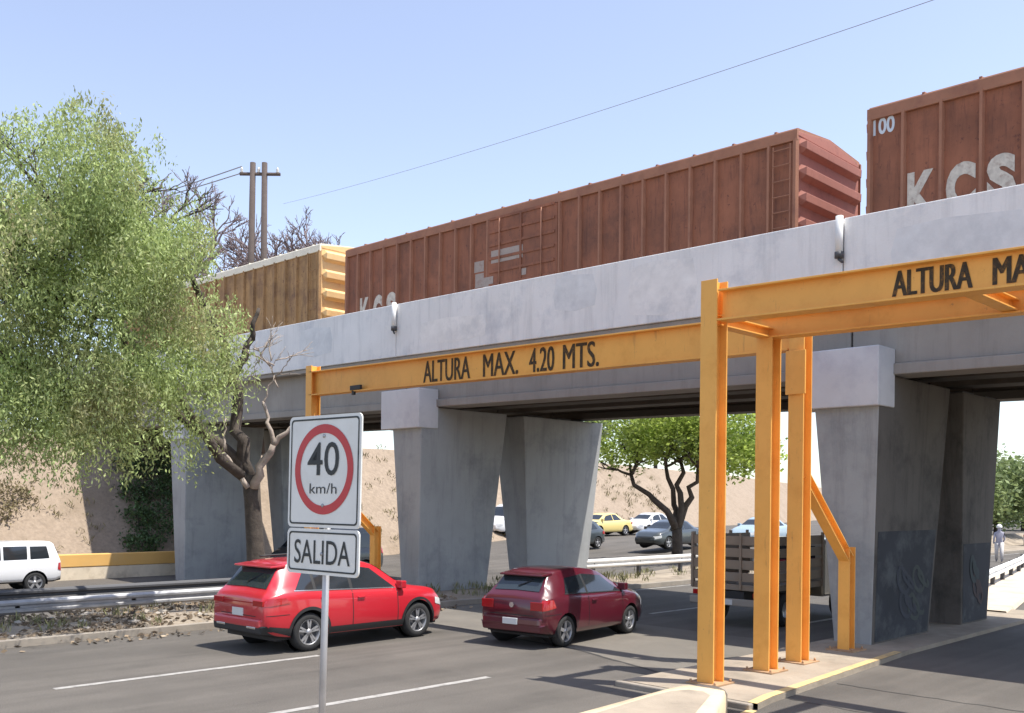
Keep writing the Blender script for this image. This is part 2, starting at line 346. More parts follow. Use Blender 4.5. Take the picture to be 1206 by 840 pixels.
# lower lip ledge under the parapet
mb = MB(); mb.box(18.26, 18.62, -16, 50, 6.58, 6.715); bb(mb, 'ledge', M_gird)
def frustum(mb, b, tp, z0, z1, mis):
    v = [(b[0], b[2], z0), (b[1], b[2], z0), (b[1], b[3], z0), (b[0], b[3], z0), (tp[0], tp[2], z1), (tp[1], tp[2], z1), (tp[1], tp[3], z1), (tp[0], tp[3], z1)]
    F = [(0, 3, 2, 1), (4, 5, 6, 7), (0, 1, 5, 4), (1, 2, 6, 5), (2, 3, 7, 6), (3, 0, 4, 7)]
    k = len(mb.mi); mb.add(v, F); mb.mi[k:] = list(mis)
for a, zb in ((8.2, 0), (21.7, 0), (36.0, -.6)):
    h = 5.16 + G * a
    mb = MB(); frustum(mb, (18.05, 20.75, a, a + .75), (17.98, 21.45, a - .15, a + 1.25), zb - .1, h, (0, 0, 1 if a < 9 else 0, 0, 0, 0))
    bb(mb, 'pier', [M_pier, M_shadewall], .03, lambda v: v)
    tb, tt_ = (24.2, 24.55) if a < 9 else (25.5, 26.15)
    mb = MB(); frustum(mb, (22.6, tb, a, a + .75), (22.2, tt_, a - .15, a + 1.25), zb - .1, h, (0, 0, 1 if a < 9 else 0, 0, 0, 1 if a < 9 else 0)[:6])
    bb(mb, 'pier', [M_pier, M_shadewall], .03, lambda v: v)
    mb = MB(); mb.box(17.86, 18.6, a - .17, a + 1.6, h - .62, h + .52)
    bb(mb, 'pier_block', M_block, .02, lambda v: v)
    for tt in (19.0, 22.9, 24.3):
        mb = MB(); mb.box(tt - .35, tt + .35, a, a + 1, h + .001, h + .06); bb(mb, 'bearing', M_dksteel, 0, lambda v: v)
# painted lower band on the right pier's side + graffiti
def sidept(t0, t1, tt0, tt1, a, z, f, off=.006):
    h = 5.16 + G * a; k = (z + .1) / (h + .1); return (t0 + (tt0 - t0) * k + f * ((t1 - t0) + ((tt1 - tt0) - (t1 - t0)) * k), a - .15 * k - off, z)
for (t0, t1, tt0, tt1, zt) in ((18.05, 20.75, 17.98, 21.45, 2.25), (22.6, 24.2, 22.2, 24.55, 1.9)):
    mb = MB(); n = 10
    vs = [sidept(t0, t1, tt0, tt1, 8.2, z, .04 + .92 * i / n) for z in (.12, zt) for i in range(n + 1)]
    mb.add(vs, [(i, i + 1, n + 2 + i, n + 1 + i) for i in range(n)]); bb(mb, 'painted_band', M_darkp, 0, lambda v: v)
grafs = [((.25, .35, .3), 18.05, 20.75, 17.98, 21.45), ((.12, .16, .3), 18.05, 20.75, 17.98, 21.45), ((.3, .1, .1), 22.6, 24.2, 22.2, 24.55), ((.1, .25, .28), 22.6, 24.2, 22.2, 24.55)]
for gi, (c, t0, t1, tt0, tt1) in enumerate(grafs):
    for k in range(2):
        mb = MB(); pts = []; f0 = random.uniform(.25, .7); z0 = random.uniform(.6, 1.4); w_ = random.uniform(5, 8)
        for i in range(30):
            th = i / 29 * w_; pts.append(sidept(t0, t1, tt0, tt1, 8.2, z0 + .3 * math.sin(th * 1.7) * (1 - .02 * i), f0 + .05 * th / 2 + .08 * math.cos(th * 1.9), .010 + .0015 * (gi + k)))
        vs_ = []
        for i, p in enumerate(pts):
            d = Vector(pts[min(i + 1, 29)]) - Vector(pts[max(i - 1, 0)]); n_ = Vector((-d.z, 0, d.x)).normalized() * .045; vs_ += [tuple(Vector(p) + n_), tuple(Vector(p) - n_)]
        mb.add(vs_, [(2 * i, 2 * i + 1, 2 * i + 3, 2 * i + 2) for i in range(29)])
        bb(mb, 'graffiti', mat('spray_%d' % gi, tuple(.03 + x * .10 for x in c), .8), 0, lambda v: v)
mb = MB(); mb.box(17.5, 26.6, 46.2, 47.2, 2, 6.9); bb(mb, 'abutment', M_abut)
# drain pipes on parapet
for i, s0 in enumerate((23.05, 8.97)):
    d = thing('drain_pipe', ['white drain pipe on the parapet joint above the left end of the orange beam', 'white drain pipe on the parapet joint under the gap between the boxcars'][i], 'pipe', (18.12, s0, 6.9 + G * s0), group='drain pipes on the parapet')
    mb = MB(); mb.tube([(0, 0, .62), (0, 0, 1.43)], .075, 10); mb.build('pipe', mat('pvc', (.72, .72, .7), .5), d)
    mb = MB(); mb.tube([(0, 0, .60), (0, 0, .72)], .09, 10); mb.tube([(-.02, 0, .58), (-.06, -.1, .5)], .03, 6); mb.build('clamp', M_dksteel, d)

# ---------------------------------------------------------------- boxcars
def boxcar(label, s_near, s_far, zr, body_m, end_m, trim_m, letters, panels, kind='red', top=4.35, t0=21.5, wd=3.35):
    Lc = s_far - s_near
    r0 = thing('boxcar', label, 'boxcar', (t0, s_near, zr + G * s_near), group='boxcars of the freight train')
    sh = lambda v: (v[0], v[1], v[2] + G * v[1])
    z0, z1 = 1.05, top
    mbody = MB(); mbody.box(.02, wd - .02, .1, Lc - .1, z0, z1)
    # roof, slightly peaked with ridges
    mb = MB(); prof = [(-.03, z1 - .02), (.02, z1 + .07), (wd / 2, z1 + .22), (wd - .02, z1 + .07), (wd + .03, z1 - .02)]
    mb.prism(prof, .03, Lc - .03, lambda p, a: (p[0], a, p[1]))
    for k in range(int(Lc / 1.2)):
        y = .6 + k * 1.2; mb.prism([(.02, z1 + .075), (wd / 2, z1 + .225), (wd - .02, z1 + .075), (wd - .02, z1 + .11), (wd / 2, z1 + .26), (.02, z1 + .11)], y, y + .06, lambda p, a: (p[0], a, p[1]))
    mb.build('roof', trim_m, r0, sh)
    mb = MB(); mb.box(-.055, .02, 0, Lc, z1 - .24, z1 + .02); mb.box(-.055, .02, 0, Lc, z0 - .12, z0 + .12)
    mb.box(wd - .02, wd + .05, 0, Lc, z1 - .2, z1 + .02); mb.box(wd - .02, wd + .05, 0, Lc, z0 - .12, z0 + .12)
    mb.build('side_sill', trim_m, r0, sh, bevel=.01)
    # ribs: each exterior post is part of the side wall pattern
    mb = mbody; sp = Lc / panels
    for k in range(panels + 1):
        y = min(max(k * sp, .06), Lc - .06); d = .05; b = .055 if 0 < k < panels else .07
        for x0, x1 in ((-.075, .025), (wd - .02, wd + .06)):
            mb.prism([(x0 if x0 < 0 else x1, y - b * .55), (x0 if x0 < 0 else x1, y + b * .55), (x1 if x0 < 0 else x0, y + b), (x1 if x0 < 0 else x0, y - b)], z0 + .1, z1 - .2, lambda p, a: (p[0], p[1], a), 1)
    mb.build('body', [body_m, trim_m if kind != 'yellow' else body_m], r0, sh)
    if kind == 'red':   # sliding door in the middle
        mb = MB(); c = Lc * .5; mb.box(-.09, .02, c - 1.5, c + 1.5, z0 + .1, z1 - .26)
        for k in range(7): zz = z0 + .35 + k * .42; mb.box(-.12, -.088, c - 1.4, c + 1.4, zz, zz + .09)
        mb.box(-.13, -.085, c - .04, c + .04, z0 + .1, z1 - .26)
        mb.build('sliding_door', body_m, r0, sh, bevel=.008)
        for yy in (c - .9, c + .9):
            mb = MB(); mb.tube([(-.15, yy, z0 + .15), (-.15, yy, z1 - .3)], .022, 6); mb.build('door_rod', trim_m, r0, sh)
    # corrugated ends
    for e, (ya, sg) in enumerate(((0.1, -1), (Lc - .1, 1))):
        mb = MB(); mb.box(.02, wd - .02, ya - .06 if sg < 0 else ya, ya if sg < 0 else ya + .06, z0 - .1, z1 + .02)
        y0 = ya + sg * .055
        nr = 5
        for k in range(nr):
            zz = z0 + .12 + k * (z1 - z0) / nr; hh = (z1 - z0) / nr * .62
            poly = [(0, zz), (sg * .16, zz + hh * .25), (sg * .17, zz + hh * .75), (0, zz + hh)]
            mb.prism(poly, .2, wd - .2, lambda p, a, y0=y0: (a, y0 + p[0], p[1]))
            for xa, xb in ((.2, .06), (wd - .2, wd - .06)):
                mb.add([(xa, y0 + p[0], p[1]) for p in poly] + [(xb, y0, zz + hh / 2)], [(0, 1, 4), (1, 2, 4), (2, 3, 4), (3, 0, 4)])
        mb.prism([(.05, z1), (wd / 2, z1 + .2), (wd - .05, z1), (wd - .05, z1 - .1), (.05, z1 - .1)], ya, ya + sg * .075, lambda p, a: (p[0], a, p[1]))
        mb.build('end_wall', end_m, r0, sh, bevel=.012)
    # ladder at the near corner
    mb = MB()
    for yy in (.16, .62): mb.box(-.1, -.075, yy - .015, yy + .015, z0, z1 - .3)
    for k in range(8): mb.tube([(-.1, .16, z0 + .1 + k * .38), (-.1, .62, z0 + .1 + k * .38)], .014, 6)
    if kind != 'last': mb.build('ladder', trim_m if kind != 'yellow' else body_m, r0, sh)
    # underframe and trucks
    mb = MB(); mb.box(.3, wd - .3, .5, Lc - .5, .75, 1.0); mb.build('underframe', M_dksteel, r0, sh)
    for yc in (2.2, Lc - 2.2):
        for dy in (-.85, .85):
            mb = MB(); mb.tube([(wd / 2 - .8, yc + dy, .46), (wd / 2 + .8, yc + dy, .46)], .07, 8)
            for xw in (wd / 2 - .76, wd / 2 + .72):
                mb.tube([(xw - .06, yc + dy, .46), (xw + .06, yc + dy, .46)], .44, 22, sm=False)
            mb.build('wheelset', M_dksteel, r0, sh)
        for xb in (wd / 2 - 1.0, wd / 2 + .88):
            mb = MB(); mb.box(xb, xb + .12, yc - 1.1, yc + 1.1, .4, .7); mb.build('bogie_frame', M_dksteel, r0, sh, bevel=.02)
    for (txt, sa, sb, za, zb_, bold, m_) in letters:
        mb = MB(); ya, yb = sa - s_near, sb - s_near
        add_text(mb, txt, lambda u, v: (-.012 if kind == 'yellow' else .012, ya + (yb - ya) * u, za + (zb_ - za) * v), bold)
        o = mb.build('lettering', m_, r0, sh, recalc=False); o.location.x = 0
    return r0
RZ = 7.42 + .0
zc = RZ
rail_gap = 11.7
# letter planes sit 8 mm outside the body skin (x=.012 < .02)
boxcar('red boxcar on the right with KCS in large cream letters and a white number patch', -7.5, 9.98, zc, M_rust, M_rustend, M_rusttrim,
       [('K', 9.06, 8.42, 1.55, 2.6, .04, M_white), ('C', 8.22, 7.6, 1.55, 2.6, .06, M_white), ('S', 7.38, 6.8, 1.55, 2.6, .06, M_white),
        ('100', 9.86, 9.36, 3.62, 4.0, .03, mat('patch_white', (.6, .66, .72), .8))], 21, top=4.22)
b2 = boxcar('long red boxcar over the middle of the bridge with white repaint patches on its side', 11.72, 30.25, zc, M_rust, M_rustend, M_rusttrim,
       [('K', 29.4, 28.82, 1.15, 2.35, .04, M_white), ('C', 28.6, 28.05, 1.15, 2.35, .06, M_white), ('S', 27.82, 27.26, 1.15, 2.35, .06, M_white),
        ('A', 16.1, 15.6, 1.2, 1.65, .02, M_white), ('S', 15.2, 14.7, 1.2, 1.65, .02, M_white)], 24, top=4.22)
mb = MB()
pm = mat('patch_pale', (.40, .33, .29), .85, .12, 5, (.25, .12, .1), 5, .6)
for (ya, yb, za, zb_) in ((22.75, 23.15, 1.9, 2.35), (22.2, 22.65, 1.75, 2.15), (22.75, 23.2, 2.4, 2.75), (20.9, 22.3, 2.55, 2.95), (20.75, 20.95, 2.0, 2.2)):
    mb.box(-.092, -.099, ya - 11.72, yb - 11.72, za, zb_) if 19.5 < ya < 22.4 else mb.box(.012, .018, ya - 11.72, yb - 11.72, za, zb_)
mb.build('repaint_patch', pm, b2, lambda v: (v[0], v[1], v[2] + G * v[1]))
boxcar('faded yellow boxcar with cream roof at the left end of the bridge behind the tree', 31.95, 50, zc, M_yel, M_yelend, M_cream, [('A W', 41, 38.4, 2.2, 3.3, .02, mat('faded_letter', (.45, .33, .2), .8))], 22, 'yellow', top=4.75)
# track
for x in (22.28, 23.72):
    mb = MB(); mb.ibeam((x, -16, 7.5), (x, 50, 7.5), .16, .12, .03, .03); o = mb.build('rail_track', M_dksteel, None, gw); o['kind'] = 'structure'

# ---------------------------------------------------------------- height-limit gantries
def rel(o, mb):
    L = Vector(o.location); mb.v = [tuple(Vector(v) - L) for v in mb.v]; return mb
gl = thing('height_gantry', 'orange steel height-limit gantry over the main road lettered ALTURA MAX 4.20 MTS.', 'height gantry', (15.2, 8.2, 0), group='orange height-limit gantries')
mb = MB(); mb.ibeam((15.2, 8.36, 5.72), (15.2, 22.9, 5.93), .66, .3, .03, .03); rel(gl, mb).build('beam', M_or, gl, bevel=.004)
mb = MB(); mb.ibeam((15.2, 8.2, .08), (15.2, 8.2, 6.08), .3, .28, .028, .03, up=(1, 0, 0)); rel(gl, mb).build('post', M_or, gl, bevel=.004)
for x in (15.2,):
    mb = MB(); mb.ibeam((x, 22.9, 0), (x, 22.9, 6.42), .3, .28, .028, .03, up=(1, 0, 0)); rel(gl, mb).build('post', M_or, gl, bevel=.004)
for s0 in (8.25, 22.5):
    mb = MB(); mb.ibeam((15.35, s0, 3.3), (17.1, s0, 1.75), .2, .2, .02, .02); rel(gl, mb).build('brace', M_or, gl, bevel=.003)
    mb = MB(); mb.ibeam((17.1, s0, .05), (17.1, s0, 1.98), .24, .22, .02, .025, up=(1, 0, 0)); rel(gl, mb).build('brace_leg', M_or, gl, bevel=.003)
mb = MB(); mb.box(14.98, 15.02, 8.0, 8.36, 4.62, 5.36); rel(gl, mb).build('bracket', M_or, gl, bevel=.004)
for (t, s0) in ((15.2, 8.2), (17.1, 8.25)):
    mb = MB(); mb.box(t - .27, t + .27, s0 - .27, s0 + .27, .082, .105)
    for dx in (-.21, .21):
        for dy in (-.21, .21): mb.tube([(t + dx, s0 + dy, .1), (t + dx, s0 + dy, .15)], .02, 6)
    rel(gl, mb).build('base_plate', mat('plate_rust', (.4, .25, .14), .85, .2, 8), gl)
slope_b = (5.93 - 5.72) / 14.55
mb = MB(); X0 = 15.2 - .02
for txt, sa, sb in (('ALTURA', 18.15, 16.5), ('MAX.', 16.05, 14.95), ('4.20', 14.6, 13.88), ('MTS.', 13.62, 12.66)):
    def fn(u, v, sa=sa, sb=sb):
        y = sa + (sb - sa) * u; return (X0, y, 5.72 + slope_b * (y - 8.35) - .27 + .52 * v)
    mb = MB(); [add_text(mb, txt, lambda u, v, fn=fn, q=q: tuple(Vector(fn(u, v)) + Vector((-.0008 * q, -.009 * q, 0)))) for q in range(4)]; rel(gl, mb).build('lettering', M_blk, gl, recalc=False)
mb = MB(); mb.box(15.03, 15.1, 20.5, 20.95, 5.6, 5.72); mb.box(15.05, 15.12, 20.8, 20.9, 5.48, 5.6); rel(gl, mb).build('clip', M_plas, gl, bevel=.01)

gr = thing('height_gantry', 'orange steel height-limit gantry with twin beams over the exit lane at the right', 'height gantry', (12.4, 8.1, 0), group='orange height-limit gantries')
for x, top in ((12.4, 6.08), (13.98, 5.42)):
    mb = MB(); mb.ibeam((x, 8.1, .08), (x, 8.1, top), .3, .28, .028, .03, up=(1, 0, 0)); rel(gr, mb).build('post', M_or, gr, bevel=.004)
    mb = MB(); mb.ibeam((x, -2.2, .0), (x, -2.2, 5.9), .3, .28, .028, .03, up=(1, 0, 0)); rel(gr, mb).build('post', M_or, gr, bevel=.004)
mb = MB(); mb.ibeam((12.4, 7.95, 5.69), (12.4, -2.4, 5.45), .46, .3, .028, .03); rel(gr, mb).build('beam', M_or, gr, bevel=.004)
mb = MB(); mb.ibeam((13.98, 8.25, 5.60), (13.98, -2.4, 5.4), .36, .28, .025, .03); rel(gr, mb).build('beam', M_or, gr, bevel=.004)
for s0, zz in ((8.1, 5.5), (4.45, 5.46), (1, 5.4)):
    mb = MB(); mb.ibeam((12.43, s0, zz), (13.95, s0, zz), .16, .2, .02, .02); rel(gr, mb).build('cross_piece', M_or, gr, bevel=.003)
for t in (12.4, 13.98):
    mb = MB(); mb.box(t - .26, t + .26, 7.84, 8.36, .087, .11)
    for dx in (-.21, .21):
        for dy in (-.21, .21): mb.tube([(t + dx, 8.1 + dy, .1), (t + dx, 8.1 + dy, .15)], .02, 6)
    rel(gr, mb).build('base_plate', MATS['plate_rust'], gr)
mb = MB(); X1 = 12.4 - .02; sb_ = (5.69 - 5.45) / 10.35
for txt, sa, sb in (('ALTURA', 5.40, 4.42), ('MAX.', 4.17, 3.5), ('4.20', 3.25, 2.75), ('MTS.', 2.5, 1.9)):
    def fn(u, v, sa=sa, sb=sb):
        y = sa + (sb - sa) * u; return (X1, y, 5.69 - sb_ * (7.95 - y) - .165 + .33 * v)
    mb = MB(); [add_text(mb, txt, lambda u, v, fn=fn, q=q: tuple(Vector(fn(u, v)) + Vector((-.0008 * q, -.009 * q, 0)))) for q in range(4)]; rel(gr, mb).build('lettering', M_blk, gr, recalc=False)

# ---------------------------------------------------------------- speed sign
sg = thing('speed_sign', 'white 40 km/h speed limit sign with red ring above a SALIDA plate', 'road sign', (4.0, 5.9, .31), yaw=R(5))
tilt = R(1.2)
def sw(v): return (v[0], v[1] * math.cos(tilt) + (v[2] - 1.9) * math.sin(tilt) * -1, v[2])
mb = MB(); mb.tube([(.05, .02, -.05), (.05, 0, 2.9)], .026, 10); mb.build('post', M_steel, sg, sw)
def rrect(y0, y1, z0, z1, r=.05, n=5):
    P = []
    for cy, cz, a0 in ((y1 - r, z1 - r, 0), (y0 + r, z1 - r, 90), (y0 + r, z0 + r, 180), (y1 - r, z0 + r, 270)):
        for k in range(n + 1): a = R(a0 + 90 * k / n); P.append((cy + r * math.cos(a), cz + r * math.sin(a)))
    return P
W2 = .40
def plate(z0, z1, name):
    mb = MB(); mb.prism(rrect(-W2, W2, z0, z1, .04), 0, .012, lambda p, a: (a, p[0], p[1]), 0)
    o = mb.build(name, M_sign, sg, sw); 
    mb = MB(); a = rrect(-W2 + .022, W2 - .022, z0 + .022, z1 - .022, .03); b = rrect(-W2 + .034, W2 - .034, z0 + .034, z1 - .034, .025); n = len(a)
    mb.add([(-.0025, y, z) for y, z in a] + [(-.0025, y, z) for y, z in b], [(i, (i + 1) % n, n + (i + 1) % n, n + i) for i in range(n)])
    mb.build('border_line', M_ink, o, sw)
    return o
Z0 = 1.93
p2 = plate(Z0, Z0 + .33, 'exit_plate'); p1 = plate(Z0 + .34, Z0 + 1.15, 'speed_plate')
cz = Z0 + .34 + .42
mb = MB(); n = 56
mb.add([(-.003, .325 * math.cos(2 * math.pi * k / n), cz + .325 * math.sin(2 * math.pi * k / n)) for k in range(n)] +
       [(-.003, .262 * math.cos(2 * math.pi * k / n), cz + .262 * math.sin(2 * math.pi * k / n)) for k in range(n)],
       [(k, (k + 1) % n, n + (k + 1) % n, n + k) for k in range(n)])
mb.build('red_ring', M_red, p1, sw)
mb = MB(); add_text(mb, '40', lambda u, v: (-.004, .18 - .35 * u, cz - .045 + .24 * v), .004)
add_text(mb, 'km/h', lambda u, v: (-.004, .15 - .30 * u, cz - .175 + .075 * v), -.004); mb.build('numerals', M_ink, p1, sw, recalc=False)
mb = MB(); add_text(mb, 'SALIDA', lambda u, v: (-.004, .31 - .62 * u, Z0 + .075 + .175 * v), .003); mb.build('word', M_ink, p2, sw, recalc=False)
mb = MB()
for zz in (Z0 + .15, Z0 + .5, Z0 + 1.0): mb.tube([(-.001, 0, zz), (-.006, 0, zz)], .014, 8)
mb.build('bolt', M_steel, sg, sw)

# ---------------------------------------------------------------- guardrails
WP = [(0, 0), (.025, .02), (.08, .055), (.08, .10), (.02, .14), (.02, .18), (.08, .22), (.08, .265), (.025, .30), (0, .32)]
def guardrail(label, path, ztop, m, sidef=-1, post_every=2.6, mpost=None):
    o = thing('guardrail', label, 'guardrail', (*path[0], ztop(path[0][0]) - .75), group='road guardrails')
    L = Vector(o.location); mb = MB(); n = len(WP); vs = []
    pp = []
    for a, b in zip(path, path[1:]):
        k = max(1, int((Vector(b) - Vector(a)).length / 1.5))
        for i in range(k): pp.append((a[0] + (b[0] - a[0]) * i / k, a[1] + (b[1] - a[1]) * i / k))
    pp.append(path[-1])
    for x, y in pp:
        zt = ztop(x)
        for (d, z) in WP: vs.append((x - L.x, y + sidef * d - L.y, zt - .32 + z - L.z))
    mb.add(vs, [(i * n + k, i * n + k + 1, (i + 1) * n + k + 1, (i + 1) * n + k) for i in range(len(pp) - 1) for k in range(n - 1)])
    r_ = mb.build('rail', m, o); sd = r_.modifiers.new('s', 'SOLIDIFY'); sd.thickness = .006
    dist = 0; last = pp[0]; nxt = .5
    for a, b in zip(pp, pp[1:]):
        l = (Vector(b) - Vector(a)).length
        while nxt <= dist + l:
            f = (nxt - dist) / l; x = a[0] + (b[0] - a[0]) * f; y = a[1] + (b[1] - a[1]) * f; zt = ztop(x)
            mp = MB(); mp.box(x - .06 - L.x, x + .06 - L.x, y - sidef * .01 - L.y, y - sidef * .13 - L.y, zt - 1.0 - L.z, zt - .02 - L.z)
            mp.box(x - .05 - L.x, x + .05 - L.x, y - sidef * .009 - L.y, y + sidef * .02 - L.y, zt - .25 - L.z, zt - .07 - L.z)
            mp.build('post', mpost or M_dksteel, o); nxt += post_every
        dist += l
    return o
guardrail('weathered galvanised guardrail along the littered median left of the red cars', [(-6, 22.7), (17.2, 22.7)], lambda t: .48, M_steel)
guardrail('dark guardrail just behind the galvanised one beside the opposite road', [(-6, 23.8), (17.0, 23.6)], lambda t: .62, M_dksteel)
guardrail('pale guardrail along the median beyond the bridge in front of the forked tree', [(25.5, 21.75), (40, 21.7), (56, 23)], lambda t: .75, M_railw)
guardrail('white guardrail beside the sandy verge seen through the right opening', [(26, 9.9), (31.6, 10.8), (41.8, 12.9), (60, 17.5)], lambda t: .72, mat('white_rail', (.8, .79, .76), .5))
strip('verge', [(lambda t: 8.3 + .215 * (t - 26), .02), (lambda t: 8.35 + .215 * (t - 26), .12), (lambda t: 10.4 + .215 * (t - 26), .14)], mat('sand_verge', (.55, .46, .35), .95, .15, 1.5, (.35, .28, .2), .9, .6), [26, 32, 40, 50, 60, 75])

# ---------------------------------------------------------------- cars
def pchip(keys):
    xs = [k[0] for k in keys]; ys = [k[1] for k in keys]; n = len(xs)
    if n == 1: return lambda x: ys[0]
    d = [(ys[i + 1] - ys[i]) / (xs[i + 1] - xs[i]) for i in range(n - 1)]; m = [d[0]] + [0] * (n - 2) + [d[-1]]
    for i in range(1, n - 1):
        if d[i - 1] * d[i] > 0:
            h0, h1 = xs[i] - xs[i - 1], xs[i + 1] - xs[i]; w1, w2 = 2 * h1 + h0, h1 + 2 * h0
            m[i] = (w1 + w2) / (w1 / d[i - 1] + w2 / d[i])
    def f(x):
        if x <= xs[0]: return ys[0]
        if x >= xs[-1]: return ys[-1]
        i = 0
        while xs[i + 1] < x: i += 1
        h = xs[i + 1] - xs[i]; t = (x - xs[i]) / h
        return (2 * t**3 - 3 * t**2 + 1) * ys[i] + (t**3 - 2 * t**2 + t) * h * m[i] + (-2 * t**3 + 3 * t**2) * ys[i + 1] + (t**3 - t**2) * h * m[i + 1]
    return f
SPEC = {
 'suv': dict(L=4.45, W=.925, R=.35, wb=(.92, 3.58), zb=[(0, .42), (.25, .30), (.6, .26), (3.9, .24), (4.3, .28), (4.45, .38)],
    top=[(0, .98), (.05, 1.06), (.13, 1.13), (.50, 1.56), (.72, 1.615), (1.5, 1.64), (2.1, 1.61), (2.55, 1.52), (3.32, 1.09), (3.5, 1.05), (4.0, .98), (4.3, .88), (4.45, .70)],
    belt=[(0, .92), (.1, 1.02), (.6, 1.10), (1.5, 1.05), (3.0, .98), (3.5, .96), (4.1, .86), (4.45, .62)],
    w=[(0, .86), (.08, .92), (.3, .97), (.9, 1.0), (3.4, 1.0), (4.0, .95), (4.3, .84), (4.45, .66)],
    wr=[(0, .80), (.13, .76), (.5, .62), (.8, .64), (2.1, .66), (2.6, .66), (3.3, .80), (3.6, .80), (4.1, .76), (4.45, .55)],
    side=[[(.62, 1.13), (1.02, 1.11), (1.02, 1.42), (.86, 1.42)], [(1.08, 1.105), (1.86, 1.08), (1.86, 1.51), (1.08, 1.45)], [(1.93, 1.075), (2.98, 1.05), (2.48, 1.43), (1.93, 1.51)]],
    rear=(.155, .455, .70, .60), wind=(2.62, 3.24, .62, .72), cladding=True, spoiler=True, tail=(.84, 1.0, .5), plate=(.66, .80), bump=.48),
 'hatch': dict(L=3.95, W=.84, R=.30, wb=(.66, 3.10), zb=[(0, .36), (.25, .24), (3.6, .2), (3.95, .3)],
    top=[(0, .90), (.05, .97), (.14, 1.04), (.50, 1.38), (.75, 1.44), (1.4, 1.46), (1.9, 1.42), (2.3, 1.33), (3.0, 1.0), (3.2, .955), (3.6, .87), (3.8, .78), (3.95, .60)],
    belt=[(0, .84), (.1, .93), (.6, .98), (1.5, .94), (2.8, .90), (3.2, .87), (3.7, .74), (3.95, .54)],
    w=[(0, .84), (.08, .91), (.3, .97), (.8, 1.0), (3.0, 1.0), (3.5, .95), (3.8, .84), (3.95, .68)],
    wr=[(0, .78), (.14, .74), (.5, .62), (.8, .64), (2.0, .66), (2.4, .66), (3.0, .78), (3.3, .78), (3.7, .74), (3.95, .55)],
    side=[[(.66, 1.02), (1.4, .985), (1.4, 1.33), (.84, 1.29)], [(1.47, .98), (2.72, .945), (2.2, 1.27), (1.47, 1.34)]],
    rear=(.16, .45, .62, .56), wind=(2.38, 2.94, .60, .70), cladding=False, spoiler=True, tail=(.70, .92, .30), plate=(.44, .56), bump=.42),
 'sedan': dict(L=4.4, W=.86, R=.31, wb=(.85, 3.45), zb=[(0, .34), (.25, .22), (4.1, .2), (4.4, .3)],
    top=[(0, .84), (.1, .93), (.6, .99), (.95, 1.06), (1.45, 1.36), (1.9, 1.43), (2.3, 1.42), (2.7, 1.32), (3.35, .99), (3.6, .93), (4.1, .82), (4.4, .6)],
    belt=[(0, .78), (.1, .88), (.9, .95), (2.0, .92), (3.4, .88), (4.1, .74), (4.4, .54)],
    w=[(0, .84), (.1, .92), (.4, .98), (1, 1), (3.4, 1), (4.0, .94), (4.4, .68)],
    wr=[(0, .76), (.5, .78), (.95, .76), (1.45, .64), (2.4, .66), (2.8, .68), (3.35, .80), (4.0, .76), (4.4, .55)],
    side=[[(1.25, .985), (2.02, .96), (2.02, 1.34), (1.6, 1.32)], [(2.09, .955), (3.1, .93), (2.62, 1.25), (2.09, 1.335)]],
    rear=(1.02, 1.40, .66, .58), wind=(2.78, 3.28, .62, .72), cladding=False, spoiler=False, tail=(.68, .84, .3), plate=(.5, .62), bump=.4),
 'boxy': dict(L=4.3, W=.87, R=.35, wb=(.85, 3.42), zb=[(0, .44), (.25, .36), (4.1, .36), (4.3, .44)],
    top=[(0, 1.06), (.03, 1.15), (.22, 1.68), (.35, 1.73), (1.5, 1.74), (2.3, 1.72), (2.5, 1.66), (2.95, 1.14), (3.1, 1.10), (4.15, 1.04), (4.3, .9)],
    belt=[(0, 1.02), (.1, 1.1), (2.9, 1.06), (4.1, 1.0), (4.3, .84)],
    w=[(0, .95), (.08, .98), (.4, 1.0), (3.9, .99), (4.2, .95), (4.3, .9)],
    wr=[(0, .9), (.22, .78), (.5, .8), (2.3, .8), (2.95, .88), (4.1, .88), (4.3, .82)],
    side=[[(.38, 1.16), (1.0, 1.14), (1.0, 1.57), (.46, 1.57)], [(1.1, 1.14), (1.85, 1.13), (1.85, 1.58), (1.1, 1.58)], [(1.93, 1.13), (2.75, 1.12), (2.42, 1.56), (1.93, 1.58)]],
    rear=(.06, .20, .74, .68), wind=(2.55, 2.9, .7, .76), cladding=True, spoiler=False, tail=(.7, 1.0, .12), plate=(.6, .72), bump=.55),
 'van': dict(L=4.7, W=.93, R=.33, wb=(.95, 3.75), zb=[(0, .4), (.25, .3), (4.4, .28), (4.7, .36)],
    top=[(0, 1.1), (.04, 1.2), (.3, 1.95), (.45, 2.02), (2.2, 2.05), (3.1, 1.98), (3.4, 1.85), (4.1, 1.2), (4.4, 1.05), (4.7, .7)],
    belt=[(0, 1.05), (.1, 1.12), (3.9, 1.02), (4.4, .88), (4.7, .6)],
    w=[(0, .93), (.1, .97), (.4, 1.0), (3.9, .99), (4.4, .9), (4.7, .72)],
    wr=[(0, .88), (.3, .78), (.6, .8), (3.2, .8), (4.1, .84), (4.4, .8), (4.7, .6)],
    side=[[(.4, 1.22), (1.5, 1.2), (1.5, 1.8), (.5, 1.8)], [(1.6, 1.2), (2.7, 1.18), (2.7, 1.8), (1.6, 1.81)], [(2.78, 1.18), (3.8, 1.12), (3.3, 1.72), (2.78, 1.8)]],
    rear=(.07, .28, .76, .68), wind=(3.45, 4.02, .68, .76), cladding=False, spoiler=False, tail=(.9, 1.3, .12), plate=(.6, .72), bump=.5),
}
